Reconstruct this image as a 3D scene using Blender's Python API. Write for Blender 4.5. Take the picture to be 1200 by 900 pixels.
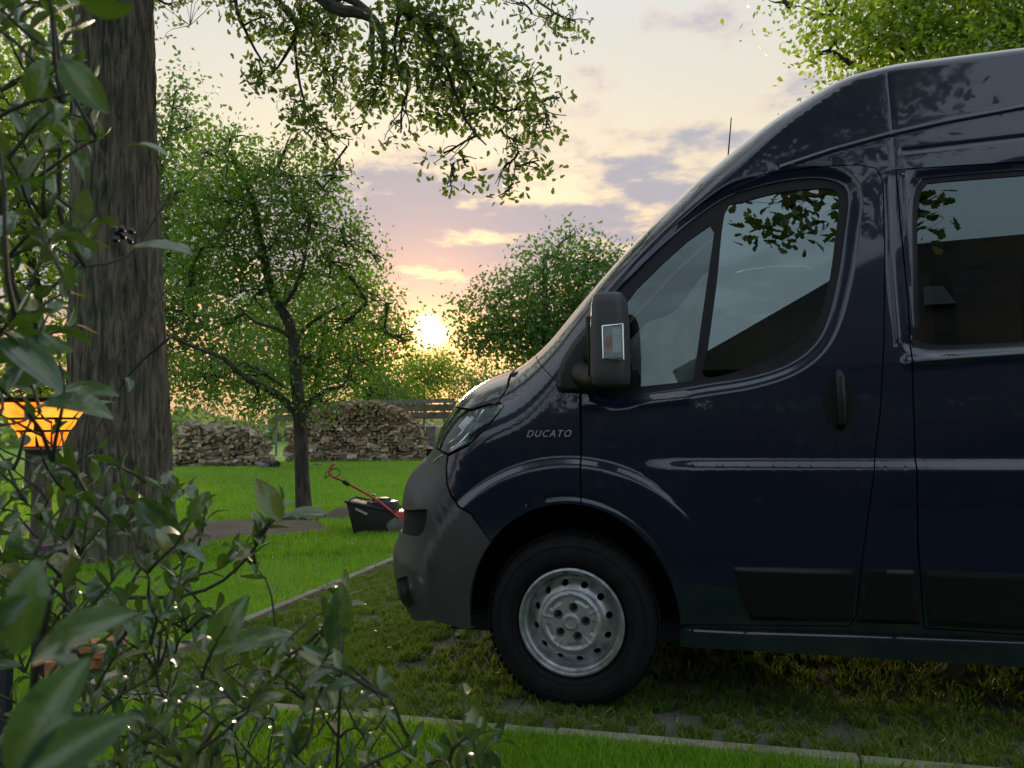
import bpy, bmesh, math, random
import numpy as np
from mathutils import Vector, Matrix, noise as mnoise
from mathutils.geometry import delaunay_2d_cdt
for o in list(bpy.data.objects): bpy.data.objects.remove(o)
sc = bpy.context.scene
C = sc.collection
rad = math.radians
random.seed(7); rng = np.random.default_rng(7)

# ------------------------------------------------------------------ camera
FOC = 910.0; CAM = np.array([0.52, -3.0, 1.10])
_yaw, _pit, _rol = rad(14.5), math.atan(50/FOC), rad(0.6)
cf = np.array([-math.sin(_yaw)*math.cos(_pit), math.cos(_yaw)*math.cos(_pit), math.sin(_pit)])
_r0 = np.array([math.cos(_yaw), math.sin(_yaw), 0.0]); _u0 = np.cross(_r0, cf)
cr = _r0*math.cos(_rol)-_u0*math.sin(_rol); cu = _u0*math.cos(_rol)+_r0*math.sin(_rol)
cd = bpy.data.cameras.new('camera'); cam = bpy.data.objects.new('camera', cd); C.objects.link(cam)
cd.sensor_width = 36; cd.lens = 36*FOC/1200; cd.clip_start = 0.05; cd.clip_end = 2000
cam.matrix_world = Matrix(((cr[0], cu[0], -cf[0], CAM[0]), (cr[1], cu[1], -cf[1], CAM[1]), (cr[2], cu[2], -cf[2], CAM[2]), (0, 0, 0, 1)))
cd.dof.use_dof = True; cd.dof.focus_distance = 3.6; cd.dof.aperture_fstop = 7.5
sc.camera = cam
def ray(px, py): return cf+cr*((px-600)/FOC)-cu*((py-450)/FOC)
def onY(px, py, y=0.0):
    d = ray(px, py); return CAM+d*((y-CAM[1])/d[1])
def onG(px, py, z=0.0):
    d = ray(px, py); return CAM+d*((z-CAM[2])/d[2])
def atD(px, py, depth):                     # point at a given depth along the viewing axis
    return CAM+ray(px, py)*depth
def proj(P):
    d = np.asarray(P, float)-CAM; z = d@cf
    return 600+FOC*(d@cr)/z, 450-FOC*(d@cu)/z, z

# ------------------------------------------------------------------ node helpers
def mat(name):
    m = bpy.data.materials.new(name); m.use_nodes = True; m.node_tree.nodes.clear()
    return m, m.node_tree
class NT:
    def __init__(s, nt): s.nt = nt
    def n(s, typ, **kw):
        nd = s.nt.nodes.new(typ)
        for k, v in kw.items():
            if k.startswith('_'): setattr(nd, k[1:], v)
        return nd
    def put(s, sock, v):
        if isinstance(v, bpy.types.NodeSocket): s.nt.links.new(v, sock)
        elif v is not None: sock.default_value = v
    def math(s, op, a, b=None, c=None, clamp=False):
        nd = s.nt.nodes.new('ShaderNodeMath'); nd.operation = op; nd.use_clamp = clamp
        for i, v in enumerate((a, b, c)):
            if v is not None: s.put(nd.inputs[i], v)
        return nd.outputs[0]
    def vmath(s, op, a, b=None):
        nd = s.nt.nodes.new('ShaderNodeVectorMath'); nd.operation = op
        s.put(nd.inputs[0], a)
        if b is not None: s.put(nd.inputs[1], b)
        return nd.outputs['Value'] if op in ('DOT_PRODUCT', 'LENGTH', 'DISTANCE') else nd.outputs[0]
    def mix(s, f, a, b, blend='MIX'):
        nd = s.nt.nodes.new('ShaderNodeMix'); nd.data_type = 'RGBA'; nd.blend_type = blend
        s.put(nd.inputs[0], f); s.put(nd.inputs[6], a); s.put(nd.inputs[7], b)
        return nd.outputs[2]
    def ramp(s, f, stops, interp='LINEAR'):
        nd = s.nt.nodes.new('ShaderNodeValToRGB'); cr_ = nd.color_ramp; cr_.interpolation = interp
        while len(cr_.elements) < len(stops): cr_.elements.new(0.5)
        for e, (p, c) in zip(cr_.elements, stops):
            e.position = p; e.color = (c, c, c, 1) if isinstance(c, (int, float)) else (*c[:3], 1)
        s.put(nd.inputs[0], f); return nd.outputs[0]
    def noise(s, vec, scale, detail=3, rough=0.5, dim='3D', dist=0.0):
        nd = s.nt.nodes.new('ShaderNodeTexNoise'); nd.noise_dimensions = dim
        if vec is not None: s.put(nd.inputs['Vector'], vec)
        nd.inputs['Scale'].default_value = scale; nd.inputs['Detail'].default_value = detail
        nd.inputs['Roughness'].default_value = rough; nd.inputs['Distortion'].default_value = dist
        return nd.outputs[0]
    def smooth(s, x, a, b, lo=0.0, hi=1.0):
        nd = s.nt.nodes.new('ShaderNodeMapRange'); nd.interpolation_type = 'SMOOTHSTEP'
        s.put(nd.inputs[0], x); nd.inputs[1].default_value = a; nd.inputs[2].default_value = b
        nd.inputs[3].default_value = lo; nd.inputs[4].default_value = hi
        return nd.outputs[0]
    def bump(s, h, strength=0.5, dist=0.01):
        nd = s.nt.nodes.new('ShaderNodeBump'); nd.inputs['Strength'].default_value = strength
        nd.inputs['Distance'].default_value = dist; s.put(nd.inputs['Height'], h); return nd.outputs[0]
    def coord(s, which='Object'): return s.nt.nodes.new('ShaderNodeTexCoord').outputs[which]
def col(*c): return (*c, 1.0)
def principled(t, **kw):
    nd = t.nt.nodes.new('ShaderNodeBsdfPrincipled')
    for k, v in kw.items(): t.put(nd.inputs[k.replace('_', ' ')], v)
    return nd
def finish(t, sock):
    o = t.nt.nodes.new('ShaderNodeOutputMaterial'); t.nt.links.new(sock, o.inputs[0])

# ------------------------------------------------------------------ sky, sun, exposure
sd = ray(503, 389); sd = sd/np.linalg.norm(sd)
sun_el = math.asin(sd[2]); sun_az = math.atan2(sd[0], sd[1])       # azimuth clockwise from +Y
w = bpy.data.worlds.new('World'); sc.world = w; w.use_nodes = True; w.node_tree.nodes.clear()
t = NT(w.node_tree)
sky = t.n('ShaderNodeTexSky'); sky.sky_type = 'NISHITA'; sky.sun_disc = False
sky.sun_elevation = sun_el; sky.sun_rotation = sun_az; sky.dust_density = 2.5; sky.ozone_density = 1.5; sky.altitude = 50
dirv = t.coord('Generated')
nrm = t.n('ShaderNodeVectorMath'); nrm.operation = 'NORMALIZE'; w.node_tree.links.new(dirv, nrm.inputs[0]); dirv = nrm.outputs[0]
sep = t.n('ShaderNodeSeparateXYZ'); w.node_tree.links.new(dirv, sep.inputs[0])
X, Y_, Z = sep.outputs
cosS = t.vmath('DOT_PRODUCT', dirv, tuple(sd))
angS = t.math('ARCCOSINE', t.math('MINIMUM', cosS, 0.99999))       # angle from the sun, radians
elev = t.math('ARCSINE', Z)
zc = t.math('ADD', t.math('MAXIMUM', Z, 0.0), 0.09)
cmb = t.n('ShaderNodeCombineXYZ'); t.put(cmb.inputs[0], t.math('DIVIDE', X, zc)); t.put(cmb.inputs[1], t.math('DIVIDE', Y_, zc))
pl = cmb.outputs[0]
n1 = t.noise(pl, 0.95, 6, 0.58, dist=0.25); n2 = t.noise(pl, 2.9, 5, 0.6); n3 = t.noise(pl, 0.35, 3, 0.5)
# clear air: cream near the sun's side, paler and bluer up and away; raised beyond the frame to light the lawn
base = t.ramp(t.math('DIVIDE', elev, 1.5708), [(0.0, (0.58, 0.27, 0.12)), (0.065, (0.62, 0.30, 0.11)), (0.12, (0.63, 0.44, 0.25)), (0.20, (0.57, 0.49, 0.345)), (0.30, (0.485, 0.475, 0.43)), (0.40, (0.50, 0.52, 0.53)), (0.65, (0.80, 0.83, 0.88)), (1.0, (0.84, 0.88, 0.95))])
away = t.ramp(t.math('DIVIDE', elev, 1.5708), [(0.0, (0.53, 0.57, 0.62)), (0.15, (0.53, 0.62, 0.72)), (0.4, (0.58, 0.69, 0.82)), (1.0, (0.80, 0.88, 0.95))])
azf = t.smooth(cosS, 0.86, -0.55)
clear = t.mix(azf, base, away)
nis = t.vmath('SCALE', sky.outputs[0]); nis.node.inputs['Scale'].default_value = 0.10
clear = t.mix(0.10, clear, nis)
# cloud sheets
lowband = t.smooth(elev, 0.40, 0.27)
dens = t.math('ADD', t.math('MULTIPLY', n1, 0.56), t.math('MULTIPLY', n2, 0.44))
thr = t.math('ADD', t.math('MULTIPLY', lowband, 0.12), t.math('MULTIPLY', n3, 0.16))
dens = t.math('ADD', dens, thr)
cover = t.math('MULTIPLY', t.smooth(dens, 0.585, 0.70), t.smooth(elev, 0.10, 0.17, 0.35, 1.0))
near = t.smooth(angS, 0.75, 0.05)
ccol = t.mix(t.smooth(dens, 0.585, 0.68), t.mix(near, (0.56, 0.45, 0.40, 1), (0.74, 0.44, 0.24, 1)), t.mix(near, (0.25, 0.265, 0.33, 1), (0.25, 0.235, 0.29, 1)))
ccol = t.mix(azf, ccol, (0.38, 0.43, 0.50, 1))
skyc = t.mix(t.math('MULTIPLY', cover, 0.85), clear, ccol)
# glow round the sun where it breaks through under the cloud edge
hz = t.smooth(elev, 0.0, 0.11)
glow = t.math('EXPONENT', t.math('MULTIPLY', t.math('POWER', t.math('DIVIDE', angS, 0.075), 1.3), -1.0))
core = t.smooth(t.math('ADD', angS, t.math('MULTIPLY', t.math('SUBTRACT', n2, 0.5), 0.05)), 0.028, 0.004)
g1 = t.vmath('SCALE', (1.0, 0.36, 0.03)); t.put(g1.node.inputs['Scale'], t.math('MULTIPLY', glow, 0.9))
g2 = t.vmath('SCALE', (1.0, 0.74, 0.34)); t.put(g2.node.inputs['Scale'], t.math('MULTIPLY', core, 5.0))
skyc = t.vmath('ADD', t.vmath('ADD', skyc, g1), g2)
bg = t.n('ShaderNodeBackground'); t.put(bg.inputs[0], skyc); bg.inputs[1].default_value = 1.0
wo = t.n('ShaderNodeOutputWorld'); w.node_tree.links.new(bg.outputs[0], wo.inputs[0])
w.cycles.sampling_method = 'MANUAL'; w.cycles.sample_map_resolution = 1024
sl = bpy.data.lights.new('sun', 'SUN'); sun = bpy.data.objects.new('sun', sl); C.objects.link(sun)
sl.energy = 2.3; sl.angle = rad(5.0); sl.color = (1.0, 0.76, 0.50)
sun.rotation_euler = Vector(-sd).to_track_quat('-Z', 'Y').to_euler()
vs = sc.view_settings; sc.display_settings.display_device = 'sRGB'
vs.view_transform = 'Standard'; vs.look = 'None'; vs.exposure = 0.75; vs.gamma = 1.0; vs.use_curve_mapping = False
sc.cycles.max_bounces = 10; sc.cycles.transparent_max_bounces = 16

# ------------------------------------------------------------------ object helpers
def link(o, parent=None):
    C.objects.link(o)
    if parent is not None: o.parent = parent
    return o
def tag(o, label=None, cat=None, group=None, kind=None):
    if label: o['label'] = label
    if cat: o['category'] = cat
    if group: o['group'] = group
    if kind: o['kind'] = kind
    return o
def thing(name, label, cat, loc=(0, 0, 0), rz=0, group=None):
    o = bpy.data.objects.new(name, None); o.location = loc; o.rotation_euler = (0, 0, rz); o.empty_display_size = 0.1
    link(o); return tag(o, label, cat, group)
def mesh_np(name, V, F, m, parent=None, smooth=False, normals=None, local=True):
    """V (n,3); F list or array of faces. Coordinates are in the parent's frame."""
    me = bpy.data.meshes.new(name)
    if isinstance(F, np.ndarray):
        k = F.shape[1]; me.vertices.add(len(V)); me.vertices.foreach_set('co', np.asarray(V, np.float32).ravel())
        me.loops.add(F.size); me.loops.foreach_set('vertex_index', F.astype(np.int32).ravel())
        me.polygons.add(len(F)); me.polygons.foreach_set('loop_start', np.arange(0, F.size, k, dtype=np.int32))
        me.polygons.foreach_set('loop_total', np.full(len(F), k, np.int32)); me.update(calc_edges=True)
    else:
        me.from_pydata([tuple(map(float, v)) for v in V], [], F); me.update()
    me.materials.append(m)
    if smooth or normals is not None: me.shade_smooth()
    if normals is not None: me.normals_split_custom_set_from_vertices([tuple(map(float, n)) for n in normals])
    o = bpy.data.objects.new(name, me); link(o, parent); return o
class MB:
    """collects simple shapes into one mesh"""
    def __init__(s): s.V = []; s.F = []
    def add(s, V, F):
        b = len(s.V); s.V += [tuple(map(float, v)) for v in V]; s.F += [tuple(i+b for i in f) for f in F]; return s
    def box(s, c, size, rot=None, taper=1.0):
        hx, hy, hz_ = [q/2 for q in size]; V = []
        for sz in (-1, 1):
            k = taper if sz > 0 else 1
            for sx, sy in ((-1, -1), (1, -1), (1, 1), (-1, 1)): V.append(Vector((sx*hx*k, sy*hy*k, sz*hz_)))
        if rot is not None: V = [rot @ v for v in V]
        V = [(v[0]+c[0], v[1]+c[1], v[2]+c[2]) for v in V]
        return s.add(V, [(3, 2, 1, 0), (4, 5, 6, 7), (0, 1, 5, 4), (1, 2, 6, 5), (2, 3, 7, 6), (3, 0, 4, 7)])
    def tube(s, P, R, n=8, cap=True):
        P = [Vector(map(float, p)) for p in P]; R = [R]*len(P) if np.isscalar(R) else list(R)
        V = []; F = []; up = None
        for i, p in enumerate(P):
            d = (P[min(i+1, len(P)-1)]-P[max(i-1, 0)]).normalized()
            if up is None:
                up = Vector((0, 0, 1)) if abs(d.z) < 0.9 else Vector((1, 0, 0))
            a = (up-d*up.dot(d)).normalized(); b = d.cross(a); up = a
            for k in range(n):
                th = 2*math.pi*k/n; V.append(p+(a*math.cos(th)+b*math.sin(th))*R[i])
        for i in range(len(P)-1):
            for k in range(n):
                k2 = (k+1) % n; F.append((i*n+k, i*n+k2, (i+1)*n+k2, (i+1)*n+k))
        if cap: F += [tuple(range(n))[::-1], tuple((len(P)-1)*n+k for k in range(n))]
        return s.add(V, F)
    def lathe(s, prof, n=32, M=None, a0=0, a1=2*math.pi):
        """prof: (r, h) about the local z axis"""
        V = []; F = []; full = abs(a1-a0-2*math.pi) < 1e-6; m_ = n if full else n+1
        for r, h in prof:
            for k in range(m_):
                th = a0+(a1-a0)*k/n; v = Vector((r*math.cos(th), r*math.sin(th), h)); V.append(M @ v if M else v)
        for i in range(len(prof)-1):
            for k in range(n):
                k2 = (k+1) % m_; F.append((i*m_+k, i*m_+k2, (i+1)*m_+k2, (i+1)*m_+k))
        return s.add(V, F)
    def build(s, name, m, parent=None, smooth=False, bevel=0, angle=40):
        me = bpy.data.meshes.new(name); me.from_pydata(s.V, [], s.F); me.update()
        bm = bmesh.new(); bm.from_mesh(me); bmesh.ops.recalc_face_normals(bm, faces=bm.faces)
        if bevel:
            bmesh.ops.bevel(bm, geom=[e for e in bm.edges if e.is_manifold and e.calc_face_angle(0) > 0.6], offset=bevel, segments=2, affect='EDGES', profile=0.6)
        if smooth:
            for f in bm.faces: f.smooth = True
            for e in bm.edges: e.smooth = e.calc_face_angle(0) < rad(angle)
        bm.to_mesh(me); bm.free(); me.materials.append(m)
        o = bpy.data.objects.new(name, me); return link(o, parent)
def copy_of(o, parent=None, loc=None, rz=None):
    c = o.copy(); C.objects.link(c); c.parent = parent
    if loc is not None: c.location = loc
    if rz is not None: c.rotation_euler = (0, 0, rz)
    for ch in list(o.children): copy_of(ch, c)
    return c
def in_poly(P, poly):
    P = np.asarray(P, float); poly = np.asarray(poly, float); x, y = P[:, 0], P[:, 1]; inside = np.zeros(len(P), bool)
    x1, y1 = poly[:, 0], poly[:, 1]; x2, y2 = np.roll(x1, -1), np.roll(y1, -1)
    for a, b, c, d in zip(x1, y1, x2, y2):
        if b == d: continue
        cond = ((b > y) != (d > y)) & (x < (c-a)*(y-b)/(d-b)+a); inside ^= cond
    return inside
def seg_dist(P, L, closed=False):
    """distance of points P to polyline L, with the arclength-like parameter of the nearest spot"""
    P = np.asarray(P, float); L = np.asarray(L, float)
    if closed: L = np.vstack([L, L[:1]])
    best = np.full(len(P), 1e9); par = np.zeros(len(P))
    for i in range(len(L)-1):
        a = L[i]; d = L[i+1]-a; q = d@d
        if q < 1e-14: continue
        tt = np.clip(((P-a)@d)/q, 0, 1); dd = np.linalg.norm(P-a-tt[:, None]*d, axis=1)
        k = dd < best; best[k] = dd[k]; par[k] = i+tt[k]
    return best, par
def densify(poly, step, closed=True):
    out = []; n = len(poly)
    for i in range(n if closed else n-1):
        a = np.asarray(poly[i], float); b = np.asarray(poly[(i+1) % n], float); k = max(1, int(np.ceil(np.linalg.norm(b-a)/step)))
        out += [a+(b-a)*j/k for j in range(k)]
    if not closed: out.append(np.asarray(poly[-1], float))
    return np.array(out)
def catmull(pts, step=0.02, closed=False):
    pts = [np.asarray(p, float) for p in pts]; n = len(pts); out = []
    for i in range(n if closed else n-1):
        if closed: p0, p1, p2, p3 = pts[i-1], pts[i], pts[(i+1) % n], pts[(i+2) % n]
        else: p0, p1, p2, p3 = pts[max(i-1, 0)], pts[i], pts[i+1], pts[min(i+2, n-1)]
        k = max(2, int(np.linalg.norm(p2-p1)/step))
        for j in range(k):
            u = j/k; out.append(0.5*((2*p1)+(-p0+p2)*u+(2*p0-5*p1+4*p2-p3)*u*u+(-p0+3*p1-3*p2+p3)*u**3))
    if not closed: out.append(pts[-1])
    return np.array(out)
def tri2d(poly, holes, grid, feats=None):
    """triangulate polygon with holes on a grid; returns V2, F, list of boundary loops"""
    loops = [densify(poly, grid*0.9)]+[densify(h, grid*0.9) for h in holes]
    pts = []; edges = []; b = 0
    for L in loops:
        n = len(L); pts += list(L); edges += [(b+i, b+(i+1) % n) for i in range(n)]; b += n
    lo = loops[0].min(0); hi = loops[0].max(0)
    gx, gy = np.meshgrid(np.arange(lo[0], hi[0], grid), np.arange(lo[1], hi[1], grid))
    G = np.stack([gx.ravel(), gy.ravel()], 1)
    if feats is not None and len(feats):
        cell = np.round(feats/(0.0025)).astype(int); _, ui = np.unique(cell, axis=0, return_index=True); feats = feats[ui]
        key = set(map(tuple, np.floor(feats/(grid*0.8)).astype(int)))
        G = G[[tuple(q) not in key for q in np.floor(G/(grid*0.8)).astype(int)]]
        G = np.vstack([G, feats])
    k = in_poly(G, loops[0])
    for h in loops[1:]: k &= ~in_poly(G, h)
    G = G[k]
    if len(G):
        dm = np.full(len(G), 1e9)
        for L in loops: dm = np.minimum(dm, seg_dist(G, L, True)[0])
        G = G[dm > grid*0.4]
    pts = [Vector((float(p[0]), float(p[1]))) for p in list(pts)+list(G)]
    V, E, F, *_ = delaunay_2d_cdt(pts, edges, [], 0, 1e-6)
    V = np.array([tuple(v) for v in V]); F = np.array(F)
    cen = V[F].mean(1); k = in_poly(cen, loops[0])
    for h in loops[1:]: k &= ~in_poly(cen, h)
    return V, F[k], loops
# ------------------------------------------------------------------ materials
def simple(name, c, rough=0.5, metal=0.0, noise_s=0, noise_a=0.0, coat=0.0, bump=0.0, bs=60, spec=0.5):
    m, nt = mat(name); t = NT(nt); cc = col(*c)
    oc = t.coord()
    if noise_s:
        nz = t.noise(oc, noise_s, 4, 0.6)
        cc = t.mix(t.smooth(nz, 0.3, 0.7), col(*[q*(1-noise_a) for q in c]), col(*[min(1, q*(1+noise_a)) for q in c]))
    p = principled(t, Base_Color=cc, Roughness=rough, Metallic=metal, Coat_Weight=coat, Specular_IOR_Level=spec)
    if bump: t.put(p.inputs['Normal'], t.bump(t.noise(oc, bs, 4, 0.6), bump, 0.004))
    finish(t, p.outputs[0]); return m
def paint_mat():
    m, nt = mat('navy_paint'); t = NT(nt); oc = t.coord()
    dust = t.noise(oc, 5.0, 5, 0.65); sepz = t.n('ShaderNodeSeparateXYZ'); nt.links.new(oc, sepz.inputs[0])
    low = t.smooth(sepz.outputs[2], 0.75, 0.25)                       # road dust low on the panels
    c = t.mix(t.math('MULTIPLY', t.math('MULTIPLY', low, t.smooth(dust, 0.35, 0.75)), 0.35), (0.0017, 0.0062, 0.0230, 1), (0.05, 0.045, 0.035, 1))
    p = principled(t, Base_Color=c, Roughness=0.35, Metallic=0.0, Specular_IOR_Level=0.25, Coat_Weight=1.0, Coat_Roughness=t.smooth(dust, 0.3, 0.9, 0.015, 0.07), Coat_IOR=1.55)
    wav = t.noise(oc, 1.7, 2, 0.4)
    t.put(p.inputs['Coat Normal'], t.bump(wav, 0.12, 0.02))
    finish(t, p.outputs[0]); return m
M_paint = paint_mat()
M_plastic = simple('bumper_plastic', (0.042, 0.046, 0.046), 0.55, bump=0.25, bs=350, noise_s=4, noise_a=0.18)
M_black = simple('black_plastic', (0.007, 0.007, 0.008), 0.42, spec=0.3, bump=0.1, bs=300)
M_rubber = simple('tyre_rubber', (0.008, 0.0085, 0.009), 0.8, spec=0.25, noise_s=14, noise_a=0.3, bump=0.3, bs=90)
M_dark = simple('dark_inner', (0.004, 0.004, 0.005), 0.9)
M_steel = simple('wheel_steel', (0.40, 0.41, 0.42), 0.40, 0.75, noise_s=16, noise_a=0.35, bump=0.15, bs=45)
M_capsil = simple('cap_silver', (0.34, 0.35, 0.36), 0.42, 0.5, noise_s=14, noise_a=0.15)
M_chrome = simple('chrome', (0.75, 0.76, 0.78), 0.12, 1.0)
M_seat = simple('seat_cloth', (0.03, 0.032, 0.036), 0.9, noise_s=40, noise_a=0.3)
def screen_mat():
    m, nt = mat('thin_screen'); t = NT(nt); d = t.n('ShaderNodeBsdfDiffuse'); d.inputs[0].default_value = (0.85, 0.88, 0.87, 1); tl = t.n('ShaderNodeBsdfTranslucent'); tl.inputs[0].default_value = (0.5, 0.55, 0.54, 1)
    mx = t.n('ShaderNodeMixShader'); mx.inputs[0].default_value = 0.5; nt.links.new(d.outputs[0], mx.inputs[1]); nt.links.new(tl.outputs[0], mx.inputs[2]); finish(t, mx.outputs[0]); return m
M_curtain = screen_mat()
def glass_mat(name, tint, refl=0.12, rough=0.0):
    m, nt = mat(name); t = NT(nt)
    tr = t.n('ShaderNodeBsdfTransparent'); tr.inputs[0].default_value = col(*tint)
    gl = t.n('ShaderNodeBsdfGlossy'); gl.inputs['Roughness'].default_value = rough
    gl.inputs[0].default_value = (0.82, 1.0, 0.98, 1)
    fr = t.n('ShaderNodeFresnel'); fr.inputs[0].default_value = 1.5
    mx = t.n('ShaderNodeMixShader'); t.put(mx.inputs[0], t.math('ADD', fr.outputs[0], refl, clamp=True))
    nt.links.new(tr.outputs[0], mx.inputs[1]); nt.links.new(gl.outputs[0], mx.inputs[2]); finish(t, mx.outputs[0]); return m
M_glass = glass_mat('side_glass', (0.55, 0.72, 0.64), 0.13)
M_glass_dark = glass_mat('privacy_glass', (0.05, 0.055, 0.06), 0.05)
M_screen = glass_mat('windscreen_glass', (0.80, 0.90, 0.86), 0.03)
M_lens = glass_mat('clear_lens', (0.95, 0.97, 0.96), -0.01)
M_clear = glass_mat('quarter_glass', (0.92, 1.0, 0.96), 0.06)
M_refl = simple('lamp_reflector', (0.10, 0.105, 0.11), 0.25, 0.9)
M_tube = simple('light_bar', (0.8, 0.8, 0.78), 0.3)
M_amber = simple('amber_bulb', (0.65, 0.16, 0.05), 0.3)
M_white = simple('white_plastic', (0.75, 0.75, 0.75), 0.4)

# ------------------------------------------------------------------ the van's body surface
OUT = [(-0.861, 0.222), (-0.925, 0.276), (-0.968, 0.361), (-0.983, 0.469), (-0.98, 0.58), (-0.953, 0.65), (-0.938, 0.672), (-0.938, 0.745), (-0.924, 0.85), (-0.884, 0.937), (-0.822, 0.998), (-0.784, 1.029), (-0.767, 1.064), (-0.74, 1.133), (-0.689, 1.208), (-0.626, 1.285), (-0.541, 1.344), (-0.459, 1.38), (-0.371, 1.409), (-0.287, 1.457), (-0.204, 1.523), (-0.12, 1.61), (-0.016, 1.717), (0.085, 1.827), (0.196, 1.94), (0.306, 2.046), (0.433, 2.158), (0.56, 2.255), (0.671, 2.33), (0.778, 2.392), (0.918, 2.460), (1.027, 2.497), (1.127, 2.518), (1.227, 2.529), (1.378, 2.533), (1.7, 2.538), (2.6, 2.545), (3.6, 2.545), (4.28, 2.54), (4.42, 2.48), (4.46, 2.3), (4.47, 1.5), (4.46, 0.6), (4.45, 0.32)]
OB = [.30, .33, .36, .38, .38, .38, .38, .38, .38, .38, .38, .38, .36, .36, .36, .37, .37, .37, .36, .32, .28, .25, .22, .22, .22, .22, .21, .20, .18, .16, .14, .12, .12, .12, .12, .12, .12, .12, .12, .12, .12, .12, .12, .12]
_o = catmull([(a, b, c) for (a, b), c in zip(OUT, OB)], 0.012)
_l = np.concatenate([[0], np.cumsum(np.linalg.norm(np.diff(_o[:, :2], axis=0), axis=1))])
_s = np.arange(0, _l[-1], 0.012)
OL = np.stack([np.interp(_s, _l, _o[:, k]) for k in range(3)], 1)
for _ in range(4): OL[1:-1] = (OL[:-2]+2*OL[1:-1]+OL[2:])/4
OP, OBv = OL[:, :2], OL[:, 2]
_t = np.gradient(OP, axis=0); ON = np.stack([-_t[:, 1], _t[:, 0]], 1); ON /= np.linalg.norm(ON, axis=1)[:, None]
for _ in range(3): ON[1:-1] = (ON[:-2]+2*ON[1:-1]+ON[2:])/4
ON /= np.linalg.norm(ON, axis=1)[:, None]
OPx = np.vstack([[OP[0]-(0, 0.6)], OP, [OP[-1]-(0, 0.6)]])              # run on below both ends
NEXP = 2.3; HALF = 1.02; D1 = 0.045
def sstep(x): x = np.clip(x, 0, 1); return x*x*(3-2*x)
WC = (-0.035, 0.338)                                                 # front wheel centre
LINES = []                                                           # (polyline, amplitude, width): creases pressed in the panels
LIPS = []                                                            # (polygon, depth, width)
def Y0(P):
    x, z = P[:, 0], P[:, 1]
    y = 0.10*np.maximum(0, (z-1)/1.45)**1.6 + 0.035*np.maximum(0, (0.85-z)/0.6)**2
    stripe = 1-sstep((z-0.932)/0.044)
    rho = np.sqrt(((x-WC[0])/0.655)**2+((z-0.34)/0.645)**2)
    arch = 1-sstep((rho-0.93)/0.070)
    fade = sstep((x+0.85)/0.25)
    y += -0.020*np.maximum(stripe*sstep((x-0.2)/0.3), arch)*fade*sstep((z-0.2)/0.5)
    for L, amp, wd in LINES:
        lo = L.min(0)-3*wd; hi = L.max(0)+3*wd
        k = (x > lo[0]) & (x < hi[0]) & (z > lo[1]) & (z < hi[1])
        if k.any():
            d, _ = seg_dist(P[k], L); y[k] += amp*np.exp(-(d/wd)**2)
    for poly, amp, wd in LIPS:
        lo = poly.min(0)-wd; hi = poly.max(0)+wd
        k = (x > lo[0]) & (x < hi[0]) & (z > lo[1]) & (z < hi[1])
        if k.any():
            d, _ = seg_dist(P[k], poly, True); d = np.where(in_poly(P[k], poly), 0, d)
            y[k] += amp*(1-sstep(d/wd))
    return y
def YS(P):
    """depth (y) of the van's left flank above the point (x, z)"""
    P = np.asarray(P, float); lo = P.min(0); out = Y0(P)
    need = np.ones(len(P), bool)
    d, par = seg_dist(P, OPx[::2]); idx = np.clip(par*2-1, 0, len(OP)-1); b = np.interp(idx, np.arange(len(OP)), OBv)
    q = np.clip(1-d/b, 0, 1); g = 1-np.maximum(0, 1-q**NEXP)**(1/NEXP)
    return out+(HALF-out)*g
def YN(P, extra=None):
    e = 0.003; P = np.asarray(P, float)
    f = (lambda Q: YS(Q)+extra(Q)) if extra else YS
    gx = (f(P+(e, 0))-f(P-(e, 0)))/(2*e); gz = (f(P+(0, e))-f(P-(0, e)))/(2*e)
    N = np.stack([gx, -np.ones(len(P)), gz], 1); return N/np.linalg.norm(N, axis=1)[:, None]
def S(px, py):
    """picture point -> (x, z) on the flank"""
    y = 0.03
    for _ in range(5):
        p = onY(px, py, y); y = min(0.35, float(Y0(np.array([[p[0], p[2]]]))[0]))
    return (p[0], p[2])
def SL(*pts): return [S(*p) for p in pts]
def off_idx(px, py, y=0.15):
    p = onY(px, py, y); return int(np.argmin(np.linalg.norm(OP-np.array([p[0], p[2]]), axis=1)))
def off_curve(i, j): 
    r = range(i, j+1, 2) if j > i else range(i, j-1, -2)
    return [tuple(OP[k]-ON[k]*D1) for k in r]
def feat_pts(lo, hi):
    out = []
    def along(L, offs, st=0.018, closed=False):
        L = densify(L, st, closed); tg = np.gradient(L, axis=0); nn = np.stack([-tg[:, 1], tg[:, 0]], 1); nn /= np.maximum(1e-9, np.linalg.norm(nn, axis=1))[:, None]
        for o_ in offs: out.append(L+nn*o_)
    for L, amp, wd in LINES: along(L, [wd*q for q in (-1.8, -1.1, -0.55, 0, 0.55, 1.1, 1.8)])
    for L, amp, wd in LIPS: along(np.vstack([L, L[:1]]), [s_*wd*q for q in (0.2, 0.5, 0.8, 1.1) for s_ in (-1, 1)])
    ex = lambda k: np.array([(WC[0]+0.655*k*math.cos(a), 0.34+0.645*k*math.sin(a)) for a in np.linspace(0.5, 2.7, 90)])
    for k in (0.92, 0.935, 0.948, 0.962, 0.975, 0.988, 1.003): out.append(ex(k))
    for z in (0.926, 0.936, 0.945, 0.954, 0.963, 0.972, 0.981): out.append(np.stack([np.arange(0.1, 4.4, 0.022), np.full(len(np.arange(0.1, 4.4, 0.022)), z)], 1))
    P = np.vstack(out); k = (P[:, 0] > lo[0]) & (P[:, 0] < hi[0]) & (P[:, 1] > lo[1]) & (P[:, 1] < hi[1]) & (P[:, 0] < 1.9)
    return P[k]
van = thing('parked_van', 'large dark navy high roof van parked on the grass pavers at the right', 'van')
FLIP_PARTS = []
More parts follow.
